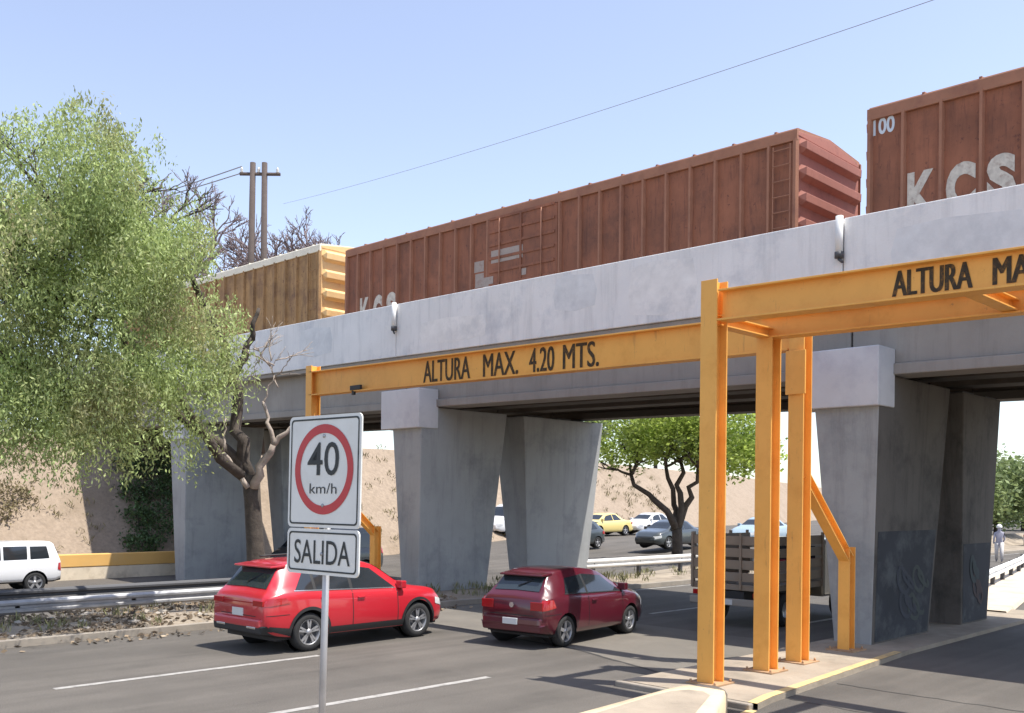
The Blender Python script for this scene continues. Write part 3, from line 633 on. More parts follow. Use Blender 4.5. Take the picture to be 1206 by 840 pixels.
def car(name, label, cat, kind, pm, loc, yaw, group='cars on the roads', near=False, tint=None):
    sp = SPEC[kind]; L, W, RW = sp['L'], sp['W'], sp['R']
    fz, ft, fb, fw, fr = (pchip(sp[k]) for k in ('zb', 'top', 'belt', 'w', 'wr'))
    root = thing(name, label, cat, loc, yaw, group)
    def section(x):
        zb, zt, zl, wv, wr = fz(x), ft(x), fb(x), fw(x) * W, fr(x) * W
        wr = min(wr, wv * .97); zl = min(zl, zt - .035)
        zm = zb + (zl - zb) * .55
        e = .05 if zt - zl > .2 else .018
        P = [(0, zb), (wv * .80, zb), (wv * .95, zb + .035), (wv * .985, zb + .13), (wv, zb + (zl - zb) * .38), (wv * 1.0, zm), (wv * .985, zb + (zl - zb) * .80), (wv * .965, zl - .02), (wv * .94, zl)]
        y1, z1 = wr, zt - e
        for k in (.25, .5, .75): P.append((wv * .94 + (y1 - wv * .94) * k + .012 * math.sin(math.pi * k) * (1 if zt - zl > .2 else 0), zl + (z1 - zl) * k))
        P += [(y1, z1), (y1 * .965, zt - e * .45), (y1 * .90, zt - e * .12), (y1 * .6, zt), (0, zt + .012)]
        return P
    nx = int(L / (.04 if near else .1)); xs = [L * i / nx for i in range(nx + 1)]
    # keep sharp stations near ends
    xs = sorted(set([round(v, 4) for v in xs] + [.02, .05, L - .03]))
    secs = [section(x) for x in xs]; n = len(secs[0])
    cyc = [(x, RW * 1.0) for x in sp['wb']]; Ra = RW * 1.17
    vs = []; M = 2 * n - 2
    for x, sc in zip(xs, secs):
        ring = [(x, y, z) for y, z in sc] + [(x, -y, z) for y, z in sc[-2:0:-1]]
        vs += ring
    def near_arch(v, R_):
        for wx, wz in cyc:
            if (v[0] - wx) ** 2 + (v[2] - wz) ** 2 < R_ * R_ and abs(v[1]) > W * .55: return (wx, wz)
        return None
    faces = []
    for i in range(len(xs) - 1):
        for k in range(M):
            f = (i * M + k, i * M + (k + 1) % M, (i + 1) * M + (k + 1) % M, (i + 1) * M + k)
            faces.append(f)
    keep = []; used = set()
    for f in faces:
        ins_ = [near_arch(vs[i], Ra) for i in f]
        cy = sum(abs(vs[i][1]) for i in f) / 4
        if sum(1 for a in ins_ if a) >= 3: continue
        keep.append(f); used.update(f)
    newv = list(vs)
    removed = set(i for f in faces if f not in set() for i in f)
    # snap vertices lying inside the arch circle onto it
    for i in used:
        a = near_arch(vs[i], Ra * 1.0)
        if a:
            dx, dz = vs[i][0] - a[0], vs[i][2] - a[1]; d = math.hypot(dx, dz) or 1e-4
            newv[i] = (a[0] + dx / d * Ra, vs[i][1], a[1] + dz / d * Ra)
    # vertices just outside on the boundary: pull in
    edge_count = {}
    for f in keep:
        for a, b in zip(f, f[1:] + f[:1]): edge_count[(min(a, b), max(a, b))] = edge_count.get((min(a, b), max(a, b)), 0) + 1
    for (a, b), c in edge_count.items():
        if c == 1:
            for i in (a, b):
                q = near_arch(vs[i], Ra * 1.35)
                if q:
                    dx, dz = vs[i][0] - q[0], vs[i][2] - q[1]; d = math.hypot(dx, dz) or 1e-4
                    newv[i] = (q[0] + dx / d * Ra, vs[i][1], q[1] + dz / d * Ra)
    mis = [1 if (f[0] % M) in (0, 1, M - 1, M - 2) else 0 for f in keep] + [0, 0]
    mbod = MB(); mbod.add(newv, keep + [tuple(range(M))[::-1], tuple((len(xs) - 1) * M + k for k in range(M))], 0, True)
    mbod.mi = mis; body = mbod.build('body', [pm, M_plas], root)
    def sidey(x, z):
        sc = section(x)[1:]
        for (y0, z0), (y1, z1) in zip(sc, sc[1:]):
            if z0 <= z <= z1 and z1 > z0: return y0 + (y1 - y0) * (z - z0) / (z1 - z0)
        return sc[-2][0]
    def topz(x, y):
        sc = section(x)[8:]; y = abs(y)
        for (y0, z0), (y1, z1) in zip(sc, sc[1:]):
            if y1 <= y <= y0: return z0 + (z1 - z0) * (y0 - y) / max(1e-6, y0 - y1)
        return sc[0][1]
    def patch(corners, fn, nu=8, nv=6):
        a, b, c, d = corners; vs = []
        for j in range(nv + 1):
            v = j / nv
            for i in range(nu + 1):
                u = i / nu
                p0 = (a[0] + (b[0] - a[0]) * u, a[1] + (b[1] - a[1]) * u); p1 = (d[0] + (c[0] - d[0]) * u, d[1] + (c[1] - d[1]) * u)
                vs.append(fn(p0[0] + (p1[0] - p0[0]) * v, p0[1] + (p1[1] - p0[1]) * v))
        return vs, [(j * (nu + 1) + i, j * (nu + 1) + i + 1, (j + 1) * (nu + 1) + i + 1, (j + 1) * (nu + 1) + i) for j in range(nv) for i in range(nu)]
    for sgn in (1, -1):
        for q in sp['side']:
            m_ = MB(); m_.add(*patch(q, lambda x, z: (x, sgn * (sidey(x, z) + .007), z)), 0, True); m_.build('side_window', M_glass, root, recalc=False)
    xa, xb, wa, wb_ = sp['rear']
    m_ = MB(); m_.add(*patch([(-wa * W, xa), (wa * W, xa), (wb_ * W, xb), (-wb_ * W, xb)], lambda y, x: (x - .006, y, topz(x, y) + .008), 12, 8), 0, True)
    m_.build('rear_window', M_gl2, root, recalc=False)
    xa, xb, wa, wb_ = sp['wind']
    m_ = MB(); m_.add(*patch([(-wa * W, xa), (wa * W, xa), (wb_ * W, xb), (-wb_ * W, xb)], lambda y, x: (x + .006, y, topz(x, y) + .008), 12, 8), 0, True)
    m_.build('windshield', M_glass, root, recalc=False)
    # lights
    z0, z1, tl = sp['tail']
    for sgn in (1, -1):
        m_ = MB(); m_.add(*patch([(.012, z0 + .02), (tl, z0 + .07), (tl * .8, z1), (.012, z1)], lambda x, z: (x, sgn * (sidey(x, z) + .012), z), 6, 4), 0, True)
        y0 = .52 * W if kind != 'boxy' else .78 * W
        m_.box(-.018, .03, min(sgn * y0, sgn * W * .85), max(sgn * y0, sgn * W * .85), z0 + .02, min(z1, ft(0) - .02))
        m_.build('tail_light', M_tail, root, bevel=.006)
        m_ = MB(); zl = fb(L - .25); m_.add(*patch([(L - .38, zl - .16), (L - .05, zl - .24), (L - .05, zl - .10), (L - .38, zl - .03)], lambda x, z: (x, sgn * (sidey(x, z) + .01), z), 6, 4), 0, True)
        m_.build('headlight', M_lampw, root)
        # mirror
        xm = sp['wind'][1] - .12; zm = fb(xm) + .10; ym = sgn * (sidey(xm, zm) + .10)
        m_ = MB(); m_.box(xm - .07, xm + .07, ym - .09, ym + .09, zm - .06, zm + .09); m_.box(xm - .02, xm + .03, min(ym, ym - sgn * .16), max(ym, ym - sgn * .16), zm - .05, zm - .01)
        m_.build('mirror', pm, root, bevel=.03)
        if near:
            # door seams and handles
            m_ = MB()
            seams = [q[1][0] + .035 for q in sp['side']]
            for xsn in seams[(1 if kind == 'suv' else 0):]:
                vs_ = []
                for k in range(13):
                    z = fz(xsn) + .14 + (fb(xsn) - fz(xsn) - .12) * k / 12
                    yy = sidey(xsn, z) + .003; vs_ += [(xsn - .009, sgn * yy, z), (xsn + .009, sgn * yy, z)]
                m_.add(vs_, [(2 * k, 2 * k + 1, 2 * k + 3, 2 * k + 2) for k in range(12)])
            m_.build('door_seam', M_plas, root, recalc=False)
            for q in sp['side'][(1 if kind == 'suv' else -1):]:
                xh = q[0][0] + .08; zh = fb(xh) - .13; m_ = MB(); yy = sidey(xh, zh)
                m_.box(xh, xh + .17, min(sgn * (yy - .01), sgn * (yy + .035)), max(sgn * (yy - .01), sgn * (yy + .035)), zh, zh + .035); m_.build('door_handle', pm, root, bevel=.01)
    if near:
        zt_ = sp['bump'] + .21
        for sgn in (1, -1):
            m_ = MB(); m_.add(*patch([(.035, zt_), (.47, zt_ + .01), (.47, zt_ + .022), (.035, zt_ + .012)], lambda x, z: (x, sgn * (sidey(x, z) + .003), z), 8, 1)); m_.build('bumper_seam', M_plas, root, recalc=False)
            m_ = MB(); q0 = sp['side'][0][0][0] - .03; q1 = sp['side'][-1][1][0] + .02
            m_.add(*patch([(q0, sp['side'][0][0][1] - .022), (q1, sp['side'][-1][1][1] - .022), (q1, sp['side'][-1][1][1] - .004), (q0, sp['side'][0][0][1] - .004)], lambda x, z: (x, sgn * (sidey(x, z) + .009), z), 24, 1)); m_.build('window_trim', M_chrome if kind == 'suv' else M_plas, root, recalc=False)
            for qa, qb in zip(sp['side'], sp['side'][1:]):
                m_ = MB(); m_.add(*patch([qa[1], qb[0], qb[3], qa[2]], lambda x, z: (x, sgn * (sidey(x, z) + .006), z), 2, 8)); m_.build('pillar', M_plas, root, recalc=False)
        m_ = MB(); m_.box(-.004, .03, -.60 * W, .60 * W, sp['bump'] + .19, sp['bump'] + .205); m_.build('tailgate_seam', M_plas, root)
    if sp['cladding'] and near:
        for sgn in (1, -1):
            m_ = MB()
            x0, x1 = sp['wb'][0] + Ra, sp['wb'][1] - Ra
            m_.add(*patch([(x0, fz(1) + .04), (x1, fz(2) + .04), (x1, fz(2) + .16), (x0, fz(1) + .16)], lambda x, z: (x, sgn * (sidey(x, z) + .008), z), 10, 3), 0, True)
            m_.add(*patch([(.03, fz(0) + .03), (sp['wb'][0] - Ra - .01, fz(.4) + .04), (sp['wb'][0] - Ra - .01, fz(.4) + .18), (.03, fz(0) + .1)], lambda x, z: (x, sgn * (sidey(x, z) + .008), z), 5, 3), 0, True)
            for wx, wz in cyc:
                ks = [R(a) for a in range(-8, 189, 8)]; vs_ = []
                for a in ks:
                    for rr in (Ra * .995, Ra * 1.14):
                        x, z = wx + rr * math.cos(a), wz + rr * math.sin(a); vs_.append((x, sgn * (sidey(x, max(z, fz(x) + .04)) + .01), z))
                m_.add(vs_, [(2 * k, 2 * k + 1, 2 * k + 3, 2 * k + 2) for k in range(len(ks) - 1)])
            m_.build('side_cladding', M_plas, root, recalc=False)
    # rear bumper lower valance
    m_ = MB(); zb0 = fz(0)
    m_.hexa([(-.045, -W * .80, zb0 - .05), (.3, -W * .93, zb0 - .1), (.3, W * .93, zb0 - .1), (-.045, W * .80, zb0 - .05), (-.045, -W * .80, zb0 + .10), (.02, -W * .93, zb0 + .10), (.02, W * .93, zb0 + .10), (-.045, W * .80, zb0 + .10)])
    m_.build('bumper', M_plas if (sp['cladding']) else pm, root, bevel=.03)
    m_ = MB(); zb0 = sp['bump']; m_.hexa([(-.06, -W * .78, zb0), (.1, -W * .93, zb0), (.1, W * .93, zb0), (-.06, W * .78, zb0), (-.045, -W * .78, zb0 + .16), (.1, -W * .93, zb0 + .18), (.1, W * .93, zb0 + .18), (-.045, W * .78, zb0 + .16)])
    m_.build('bumper', pm, root, bevel=.04)
    za, zb1 = sp['plate']; m_ = MB(); m_.box(-.075 if za < sp['bump'] + .18 else -.02, .02, -.17, .17, za, zb1); m_.build('license_plate', M_plate, root, bevel=.005)
    if sp['spoiler']:
        xs_ = sp['rear'][1] + .02; zs = ft(xs_)
        m_ = MB(); ww = sp['rear'][3] * W + .06
        m_.hexa([(xs_ - .20, -ww * .95, zs - .035), (xs_ + .1, -ww, zs - .03), (xs_ + .1, ww, zs - .03), (xs_ - .20, ww * .95, zs - .035), (xs_ - .20, -ww * .95, zs + .0), (xs_ + .12, -ww, zs + .03), (xs_ + .12, ww, zs + .03), (xs_ - .20, ww * .95, zs + .0)])
        m_.build('spoiler', pm, root, bevel=.015)
    if kind == 'suv':
        for sgn in (1, -1):
            m_ = MB(); m_.box(-.06, -.02, min(sgn * .35, sgn * .62), max(sgn * .35, sgn * .62), .46, .50); m_.build('exhaust_trim', M_chrome, root, bevel=.008)
            m_ = MB(); m_.tube([(x, sgn * (.58 * W), ft(x) + .045) for x in (.8, .95, 1.5, 2.1, 2.3)], .018, 6); m_.build('roof_rail', M_plas, root)
        m_ = MB(); m_.box(-.012, .02, -.5, .5, .905, .925); m_.build('light_bar', M_tail, root)
    if kind in ('hatch', 'suv'):
        m_ = MB(); m_.lathe([(.001, 0), (.05, 0), (.05, .02), (.001, .02)], (0, 0, 0), 18, axis='z', sm=False)
        zc_ = .80 if kind == 'hatch' else .99
        m_.v = [(-.02 + v[2], v[0], zc_ + v[1]) for v in m_.v]
        if kind == 'hatch': m_.build('emblem', M_chrome, root)
        m_ = MB(); xw = sp['rear'][0] + .05; m_.tube([(xw - .01, 0, topz(xw, 0) + .03), (xw + .12, -.28, topz(xw + .12, .28) + .022)], .01, 6); m_.build('wiper', M_plas, root)
    # floor + arches (dark)
    m_ = MB(); m_.box(.25, L - .25, -W * .80, W * .80, fz(1) - .02, fz(1) + .1)
    for wx, wz in cyc:
        for sgn in (1, -1):
            n_ = 20; vs_ = []
            for y in (W * .52, W * .965):
                for k in range(n_ + 1):
                    a = R(-12 + 204 * k / n_); vs_.append((wx + Ra * 1.01 * math.cos(a), sgn * y, wz + Ra * 1.01 * math.sin(a)))
            m_.add(vs_, [(k, k + 1, n_ + 2 + k, n_ + 1 + k) for k in range(n_)])
            m_.add([(wx + Ra * 1.01 * math.cos(R(-12 + 204 * k / n_)), sgn * W * .52, wz + Ra * 1.01 * math.sin(R(-12 + 204 * k / n_))) for k in range(n_ + 1)], [tuple(range(n_ + 1))])
    m_.build('underbody', M_plas, root, recalc=False)
    for wx, wz in cyc:
        for sgn in (1, -1):
            yo = sgn * W * .955; wdt = .20; s_ = sgn
            m_ = MB(); m_.lathe([(RW * .64, 0), (RW * .70, .012 * s_), (RW * .93, .012 * s_), (RW * .99, -.02 * s_), (RW, -.05 * s_), (RW, -(wdt - .04) * s_), (RW * .95, -wdt * s_), (RW * .5, -wdt * s_)], (wx, yo, RW), 36)
            wh = m_.build('wheel', M_tyre, root)
            m_ = MB(); m_.lathe([(RW * .70, -.004 * s_), (RW * .66, .008 * s_), (RW * .62, -.012 * s_), (RW * .60, -.10 * s_)], (wx, yo, RW), 36)
            ns = 5 if near else 5
            for k in range(ns):
                a = 2 * math.pi * k / ns + .3
                for da in ((-.16, .16) if kind == 'suv' else (0,)):
                    c_, s2 = math.cos(a + da), math.sin(a + da); c0, s0_ = math.cos(a), math.sin(a)
                    wds = RW * (.055 if kind == 'suv' else .11); px, pz = -s2 * wds, c2 if False else c_ * wds
                    r0_, r1_ = RW * .10, RW * .63
                    A = [(c0 * r0_ - s0_ * wds, s0_ * r0_ + c0 * wds), (c0 * r0_ + s0_ * wds, s0_ * r0_ - c0 * wds), (c_ * r1_ + s2 * wds, s2 * r1_ - c_ * wds), (c_ * r1_ - s2 * wds, s2 * r1_ + c_ * wds)]
                    m_.hexa([(wx + x, yo - .03 * s_, RW + z) for x, z in A] + [(wx + x, yo - .006 * s_, RW + z) for x, z in A])
            m_.lathe([(RW * .17, -.03 * s_), (RW * .17, -.002 * s_), (.001, .0)], (wx, yo, RW), 16)
            m_.build('rim', M_rim, wh)
            m_ = MB(); m_.lathe([(RW * .63, -.075 * s_), (.001, -.075 * s_)], (wx, yo, RW), 24); m_.build('brake_disc', M_dksteel, wh)
    return root
P_red = paint('bright_red', (.48, .018, .03)); P_mar = paint('maroon', (.088, .007, .016)); P_white = paint('white', (.75, .75, .75))
P_yel = paint('taxi_yellow', (.75, .60, .22)); P_blk = paint('black', (.02, .02, .025)); P_gry = paint('dark_grey', (.05, .06, .065)); P_blue = paint('pale_blue', (.35, .45, .52)); P_silv = paint('silver', (.4, .41, .42))
def at(t, s, z, yawdeg, L=0): return (t, s, z), R(yawdeg)
# local origin = middle of rear bumper at ground
car('suv', 'bright red SUV with black lower trim driving beside the median', 'car', 'suv', P_red, (8.98, 15.85, 0), R(3.0), near=True)
car('hatchback', 'maroon hatchback with rear spoiler driving toward the bridge shadow', 'car', 'hatch', P_mar, (13.1, 12.98, 0), R(8.5), near=True)
car('off_roader', 'boxy white off-roader at the left picture edge in front of the yellow wall', 'car', 'boxy', P_white, (12.9, 35.6, -.55), R(180))
car('van', 'dark grey van on the opposite road half hidden behind the speed sign', 'van', 'van', P_gry, (25.6, 34.0, -.5), R(180))
car('car', 'pale yellow car on the opposite road beyond the bridge', 'car', 'sedan', P_yel, (50.4, 39.7, .56), R(180))
car('car', 'white sedan following the pale yellow car beyond the bridge', 'car', 'sedan', P_white, (55.2, 39.5, .56), R(180))
car('car', 'dark car beneath the forked tree beyond the bridge', 'car', 'sedan', P_gry, (43.5, 29.5, .4), R(180))
car('car', 'pale blue car just right of the forked tree beyond the bridge', 'car', 'sedan', P_blue, (49.0, 27.4, .55), R(180))
car('car', 'black car visible in the narrow gap between the two middle piers', 'car', 'hatch', P_blk, (36.5, 43.2 - 3.6, .15), R(180))
car('van', 'white van above the black car in the gap between the middle piers', 'van', 'van', P_white, (46, 43.0, .5), R(180))
car('hatchback', 'dark hatchback emerging at the right edge of the rear middle pier', 'car', 'hatch', P_gry, (40.5, 33.9, .25), R(180))
car('car', 'silver car far along the main road past the white guardrail', 'car', 'sedan', P_silv, (68, 21.6 - 1.6, 0), R(12))
car('car', 'grey hatchback ahead of the silver car in the distance', 'car', 'hatch', P_gry, (80, 27.5, .6), R(185))
car('car', 'pale sedan approaching far off beside the trees at the right edge', 'car', 'sedan', P_silv, (66, 26.0, .6), R(185))

# stake truck under the bridge behind the orange posts
tr = thing('stake_truck', 'brownish stake-bed truck in the bridge shadow behind the orange posts', 'truck', (18.9, 11.9, 0), R(1))
mb = MB(); mb.box(0, 2.6, -.98, .98, .82, .95); mb.build('bed', M_trunkgrey, tr, bevel=.01)
mb = MB()
for k in range(4): z = 1.02 + k * .27; mb.box(-.03, 0, -.98, .98, z, z + .2)
for y in (-.95, -.35, .3, .9): mb.box(-.06, -.031, y, y + .06, .84, 2.1)
mb.build('tailgate', M_trunkgrey, tr, bevel=.008)
for sgn in (-1, 1):
    mb = MB()
    for k in range(4): z = 1.02 + k * .27; mb.box(0, 2.6, sgn * .98 - .015, sgn * .98 + .015, z, z + .2)
    for x in (.1, .9, 1.7, 2.48): mb.box(x, x + .06, sgn * 1.0 - .03, sgn * 1.0 + .03, .84, 2.1)
    mb.build('stake_side', M_trunkgrey, tr, bevel=.006)
mb = MB(); mb.box(-.12, -.04, -.95, .95, .48, .64); mb.build('bumper', mat('bumper_pale', (.3, .27, .23), .5), tr, bevel=.02)
mb = MB(); mb.box(-.13, -.121, -.17, .17, .5, .62); mb.build('license_plate', M_plate, tr)
for y in (-.88, .66):
    mb = MB(); mb.box(-.09, -.04, y, y + .22, .68, .79); mb.build('tail_light', M_tail, tr, bevel=.01)
mb = MB(); mb.box(-.02, 4.3, -.4, .4, .55, .8); mb.build('chassis', M_plas, tr)
mb = MB(); prof = [(x - .6, z) for x, z in [(3.35, .55), (5.2, .55), (5.25, .95), (4.95, 1.15), (4.55, 1.85), (4.4, 1.92), (3.45, 1.92), (3.35, 1.8)]]
mb.prism(prof, -.92, .92, lambda p, a: (p[0], a, p[1])); mb.build('cab', paint('cab_beige', (.32, .28, .22)), tr, bevel=.06)
mb = MB()
for sgn in (-1, 1): mb.add([(3.1, sgn * .925, 1.2), (4.1, sgn * .925, 1.2), (3.85, sgn * .925, 1.75), (3.1, sgn * .925, 1.75)], [(0, 1, 2, 3)])
mb.add([(2.745, -.7, 1.25), (2.745, .7, 1.25), (2.745, .7, 1.75), (2.745, -.7, 1.75)], [(0, 1, 2, 3)]); mb.build('cab_window', M_glass, tr)
for x in (.9, 3.8):
    for sgn in (1, -1):
        mb = MB(); mb.lathe([(.18, 0), (.2, .02 * sgn), (.36, .0), (.38, -.05 * sgn), (.38, -.2 * sgn), (.2, -.24 * sgn)], (x, sgn * .93, .38), 24); wh = mb.build('wheel', M_tyre, tr)
        mb = MB(); mb.lathe([(.2, 0), (.17, -.04 * sgn), (.001, -.03 * sgn)], (x, sgn * .93, .38), 20); mb.build('rim', M_rim, wh)

# ---------------------------------------------------------------- trees
def leaf_mesh(name, C, D, size, asp, m, parent):
    """C centres (n,3), D long-axis directions (n,3)"""
    n = len(C); A = rng.normal(size=(n, 3)); D = D / np.linalg.norm(D, axis=1)[:, None]
    B = np.cross(D, A); B /= np.linalg.norm(B, axis=1)[:, None]
    sz = size * rng.uniform(.6, 1.4, (n, 1)); u = D * sz; v = B * sz * asp
    V = np.stack([C - u, C + v, C + u, C - v], 1).reshape(-1, 3)
    me = bpy.data.meshes.new(name); me.vertices.add(4 * n); me.vertices.foreach_set('co', V.ravel())
    me.loops.add(4 * n); me.loops.foreach_set('vertex_index', np.arange(4 * n, dtype=np.int32))
    me.polygons.add(n); me.polygons.foreach_set('loop_start', np.arange(0, 4 * n, 4, dtype=np.int32))
    me.update(calc_edges=True); me.validate(); me.materials.append(m)
    o = bpy.data.objects.new(name, me); COL.objects.link(o); o.parent = parent; return o
def limb(mb, p, q, r0, r1, wob=.1, n=6, sides=8):
    p, q = Vector(p), Vector(q); pts = []; L = (q - p).length
    for i in range(n + 1):
        t = i / n; j = Vector((random.gauss(0, 1), random.gauss(0, 1), random.gauss(0, .6))) * wob * L * .12 * math.sin(math.pi * t)
        pts.append(p + (q - p) * t + j)
    mb.tube(pts, [r0 + (r1 - r0) * i / n for i in range(n + 1)], sides); return pts
def branches(mb, p, d, length, r, depth, spread=.55, up=.12, k_=.6):
    q = p + d * length; limb(mb, p, q, r, r * .7, .35, 4, 6 if depth > 1 else 4)
    if depth == 0: return
    for k in range(random.choice((2, 3, 3))):
        nd = (d + Vector((random.gauss(0, spread), random.gauss(0, spread), random.gauss(up, spread * .6)))).normalized()
        branches(mb, p + d * length * random.uniform(.55, 1), nd, length * random.uniform(.6, .8), r * k_, depth - 1, spread, up, k_)
# big pepper tree; local frame: origin at trunk base; cr = camera-left direction
TB = Vector((11.9, 20.3, .1))
CL = Vector((-.7046, .7096, 0)); CD = Vector((.7096, .7046, 0))   # screen-left, away
def loc(l, z, d=0): return CL * l + CD * d + Vector((0, 0, z))
tA = thing('pepper_tree', 'large pale green pepper tree with drooping foliage on the median at the left', 'tree', TB)
mb = MB()
mb.tube([loc(-.12, -.2), loc(-.1, .5), loc(-.02, 1.6), loc(.05, 2.6), loc(.1, 3.2)], [.32, .24, .2, .19, .21], 12)
limb(mb, loc(.1, 3.1), loc(.55, 5.6), .17, .11, .5); limb(mb, loc(.55, 5.5), loc(.1, 6.4), .12, .07, .5); limb(mb, loc(.1, 6.35), loc(-.05, 7.1), .07, .04, .5)
limb(mb, loc(.15, 3.0), loc(2.6, 5.8), .14, .09, .5); limb(mb, loc(2.6, 5.8), loc(3.6, 8.5), .12, .06, .6); limb(mb, loc(2.2, 5.4), loc(5.2, 6.5), .11, .05, .6)
limb(mb, loc(.55, 5.4), loc(1.0, 7.6, -2.0), .13, .06, .6); limb(mb, loc(1.0, 7.5, -2.0), loc(2.2, 9.2, -3), .07, .03); limb(mb, loc(.2, 3.1), loc(2.2, 6.2, -2.6), .13, .07, .6); limb(mb, loc(2.2, 6.1, -2.6), loc(4, 8.0, -3.2), .09, .04, .6); limb(mb, loc(1.6, 5.2, -1.8), loc(4.2, 5.4, -3), .08, .04, .6)
crown_f0 = lambda l, z, d: loc(.87 * l - .15, 2.8 + (z - 2.8) * .87, d - 2.9)
for k in range(22):
    a = crown_f0(random.uniform(1.9, 5.5), random.uniform(5.5, 9.0), random.uniform(-1, 1)); branches(mb, a, Vector((random.gauss(0, 1), random.gauss(0, 1), .8)).normalized(), 1.1, .05, 3)
mb.build('trunk', M_bark, tA)
mb = MB()
limb(mb, loc(.0, 2.9, -.1), loc(-.5, 3.9, -.3), .12, .075, .4); limb(mb, loc(-.5, 3.9, -.3), loc(-.95, 4.35, -.3), .07, .03, .4)
limb(mb, loc(-.5, 3.85, -.3), loc(-.25, 4.9, -.3), .06, .03, .3); limb(mb, loc(-.25, 4.8, -.3), loc(-.5, 5.5, -.3), .028, .012, .4)
limb(mb, loc(.1, 2.9, -.2), loc(.65, 3.7, -.3), .07, .035, .4); limb(mb, loc(.65, 3.7, -.3), loc(.6, 4.5, -.3), .035, .015, .4)
for k in range(9):
    branches(mb, loc(-.3 + random.uniform(-.3, .3), 5 + random.random() * 1.6, -.2), Vector((random.gauss(0, 1), random.gauss(0, 1), .5)).normalized(), .55, .018, 2)
mb.build('dead_branch', M_barkpale, tA)
lobes = [((2.9, 10.0, 0), (2.0, 1.9, 1.5)), ((4.6, 10.0, .3), (2.2, 2, 1.6)), ((2.0, 8.6, 0), (1.5, 1.8, 1.5)), ((1.2, 7.2, 0), (1.35, 1.6, 1.5)), ((.9, 6.1, -.2), (1.0, 1.3, 1.3)),
         ((3.4, 7.8, -.4), (2.2, 2.2, 1.8)), ((5.6, 7.8, 0), (2.2, 2.2, 2.0)), ((2.9, 5.9, 0), (2.0, 1.8, 1.2)), ((5.2, 5.4, 0), (1.8, 2, 1.3)), ((1.3, 5.0, .1), (.75, .9, .8)), ((4.2, 8.8, .8), (2.4, 2, 2)), ((6.6, 5.6, .6), (1.5, 1.6, 1.6)), ((3.7, 4.9, .3), (1.2, 1.2, .8)), ((3.0, 4.5, -.3), (1.6, 1.2, .6)), ((5.4, 4.4, -.2), (1.4, 1.2, .7))]
def strands(lobes, n, frame, leafn, drop, jit):
    C = []; D = []
    wts = np.array([l[1][0] * l[1][1] * l[1][2] for l in lobes]) ** .8; wts /= wts.sum()
    for k in rng.choice(len(lobes), n, p=wts):
        (l, z, d), (rl, rd, rz) = lobes[k]; v = rng.normal(size=3); v /= np.linalg.norm(v); rr = rng.uniform(.45, 1.0) ** .5
        p = frame(l + v[0] * rl * rr, z + v[2] * rz * rr, d + v[1] * rd * rr)
        out = np.array(frame(v[0], 0, v[1])); p = np.array(p); ln = rng.uniform(.5, 1.1) * drop
        m_ = leafn; t = np.linspace(0, 1, m_)[:, None]
        pts = p + out[None, :] * (.25 * ln * np.sin(t * 1.5)) * np.array([1, 1, 0]) + np.array([0, 0, -1]) * (t ** 1.3) * ln + np.array([0, 0, .12 * ln])
        pts += rng.normal(size=(m_, 3)) * jit
        C.append(pts); dd = rng.normal(size=(m_, 3)) * .55 + np.array([0, 0, -.8]); D.append(dd)
    return np.concatenate(C), np.concatenate(D)
def crown_frame(l, z, d): return loc(.87 * l - .15, 2.8 + (z - 2.8) * .87, d - 2.9)
clumps = []
for (c_, r_) in lobes:
    for _ in range(int(6.5 * (r_[0] * r_[1] * r_[2]) ** .7)):
        v = rng.normal(size=3); v /= np.linalg.norm(v); q = rng.uniform(.35, 1.08) ** .5; k_ = rng.uniform(.34, .75)
        clumps.append(((c_[0] + v[0] * r_[0] * q, c_[1] + v[2] * r_[2] * q, c_[2] + v[1] * r_[1] * q), (k_ * 1.15, k_, k_ * .75)))
C, D = strands(clumps, 6600, crown_frame, 24, 1.15, .07)
leaf_mesh('crown', C, D, .046, .34, M_leafA, tA)

def leafy_tree(name, label, pos, trunk_h, lobes, n, size, m, fork=(), group=None, r=.22, leafn=7):
    o = thing(name, label, 'tree', pos, group=group); mb = MB()
    mb.tube([(0, 0, -.3), (.05, 0, trunk_h * .5), (0, 0, trunk_h)], [r * 1.25, r, r * .95], 10)
    for (l, z, d) in fork:
        limb(mb, (0, 0, trunk_h - .1), loc(l, z, d), r * .75, r * .35, .6)
        for k in range(4): branches(mb, loc(l, z, d), Vector((random.gauss(0, 1), random.gauss(0, 1), .8)).normalized(), .9, r * .3, 2)
    mb.build('trunk', M_bark, o)
    C = []; D = []
    wts = np.array([l[1][0] * l[1][1] * l[1][2] for l in lobes]) ** .8; wts /= wts.sum()
    for k in rng.choice(len(lobes), n, p=wts):
        (l, z, d), (rl, rd, rz) = lobes[k]; v = rng.normal(size=3); v /= np.linalg.norm(v); rr = rng.uniform(.3, 1.0) ** .5
        p = np.array(loc(l + v[0] * rl * rr, z + v[2] * rz * rr, d + v[1] * rd * rr))
        C.append(p + rng.normal(size=(leafn, 3)) * size * 2.2); D.append(rng.normal(size=(leafn, 3)) * np.array([1, 1, .5]))
    leaf_mesh('crown', np.concatenate(C), np.concatenate(D), size, .55, m, o); return o
leafy_tree('forked_tree', 'green tree with forked dark trunk on the median beyond the bridge', (36.5, 25.7, -.05), 1.6,
    [((2.2, 5.2, 0), (1.8, 1.8, .8)), ((0, 5.6, 0), (2.2, 2, 1.0)), ((-2.2, 5.0, 0), (1.9, 1.8, 1.0)), ((1, 6.6, 0), (2.4, 2.4, 1.0)), ((-1.5, 6.8, 0), (2.4, 2.4, 1.0)), ((-3.6, 5.2, .5), (1.3, 1.4, 1.0))],
    2100, .10, M_leafB, [(2.1, 4.0, 0), (.5, 4.4, .2), (-.9, 4.3, -.1), (-.2, 4.6, .3)], r=.24)
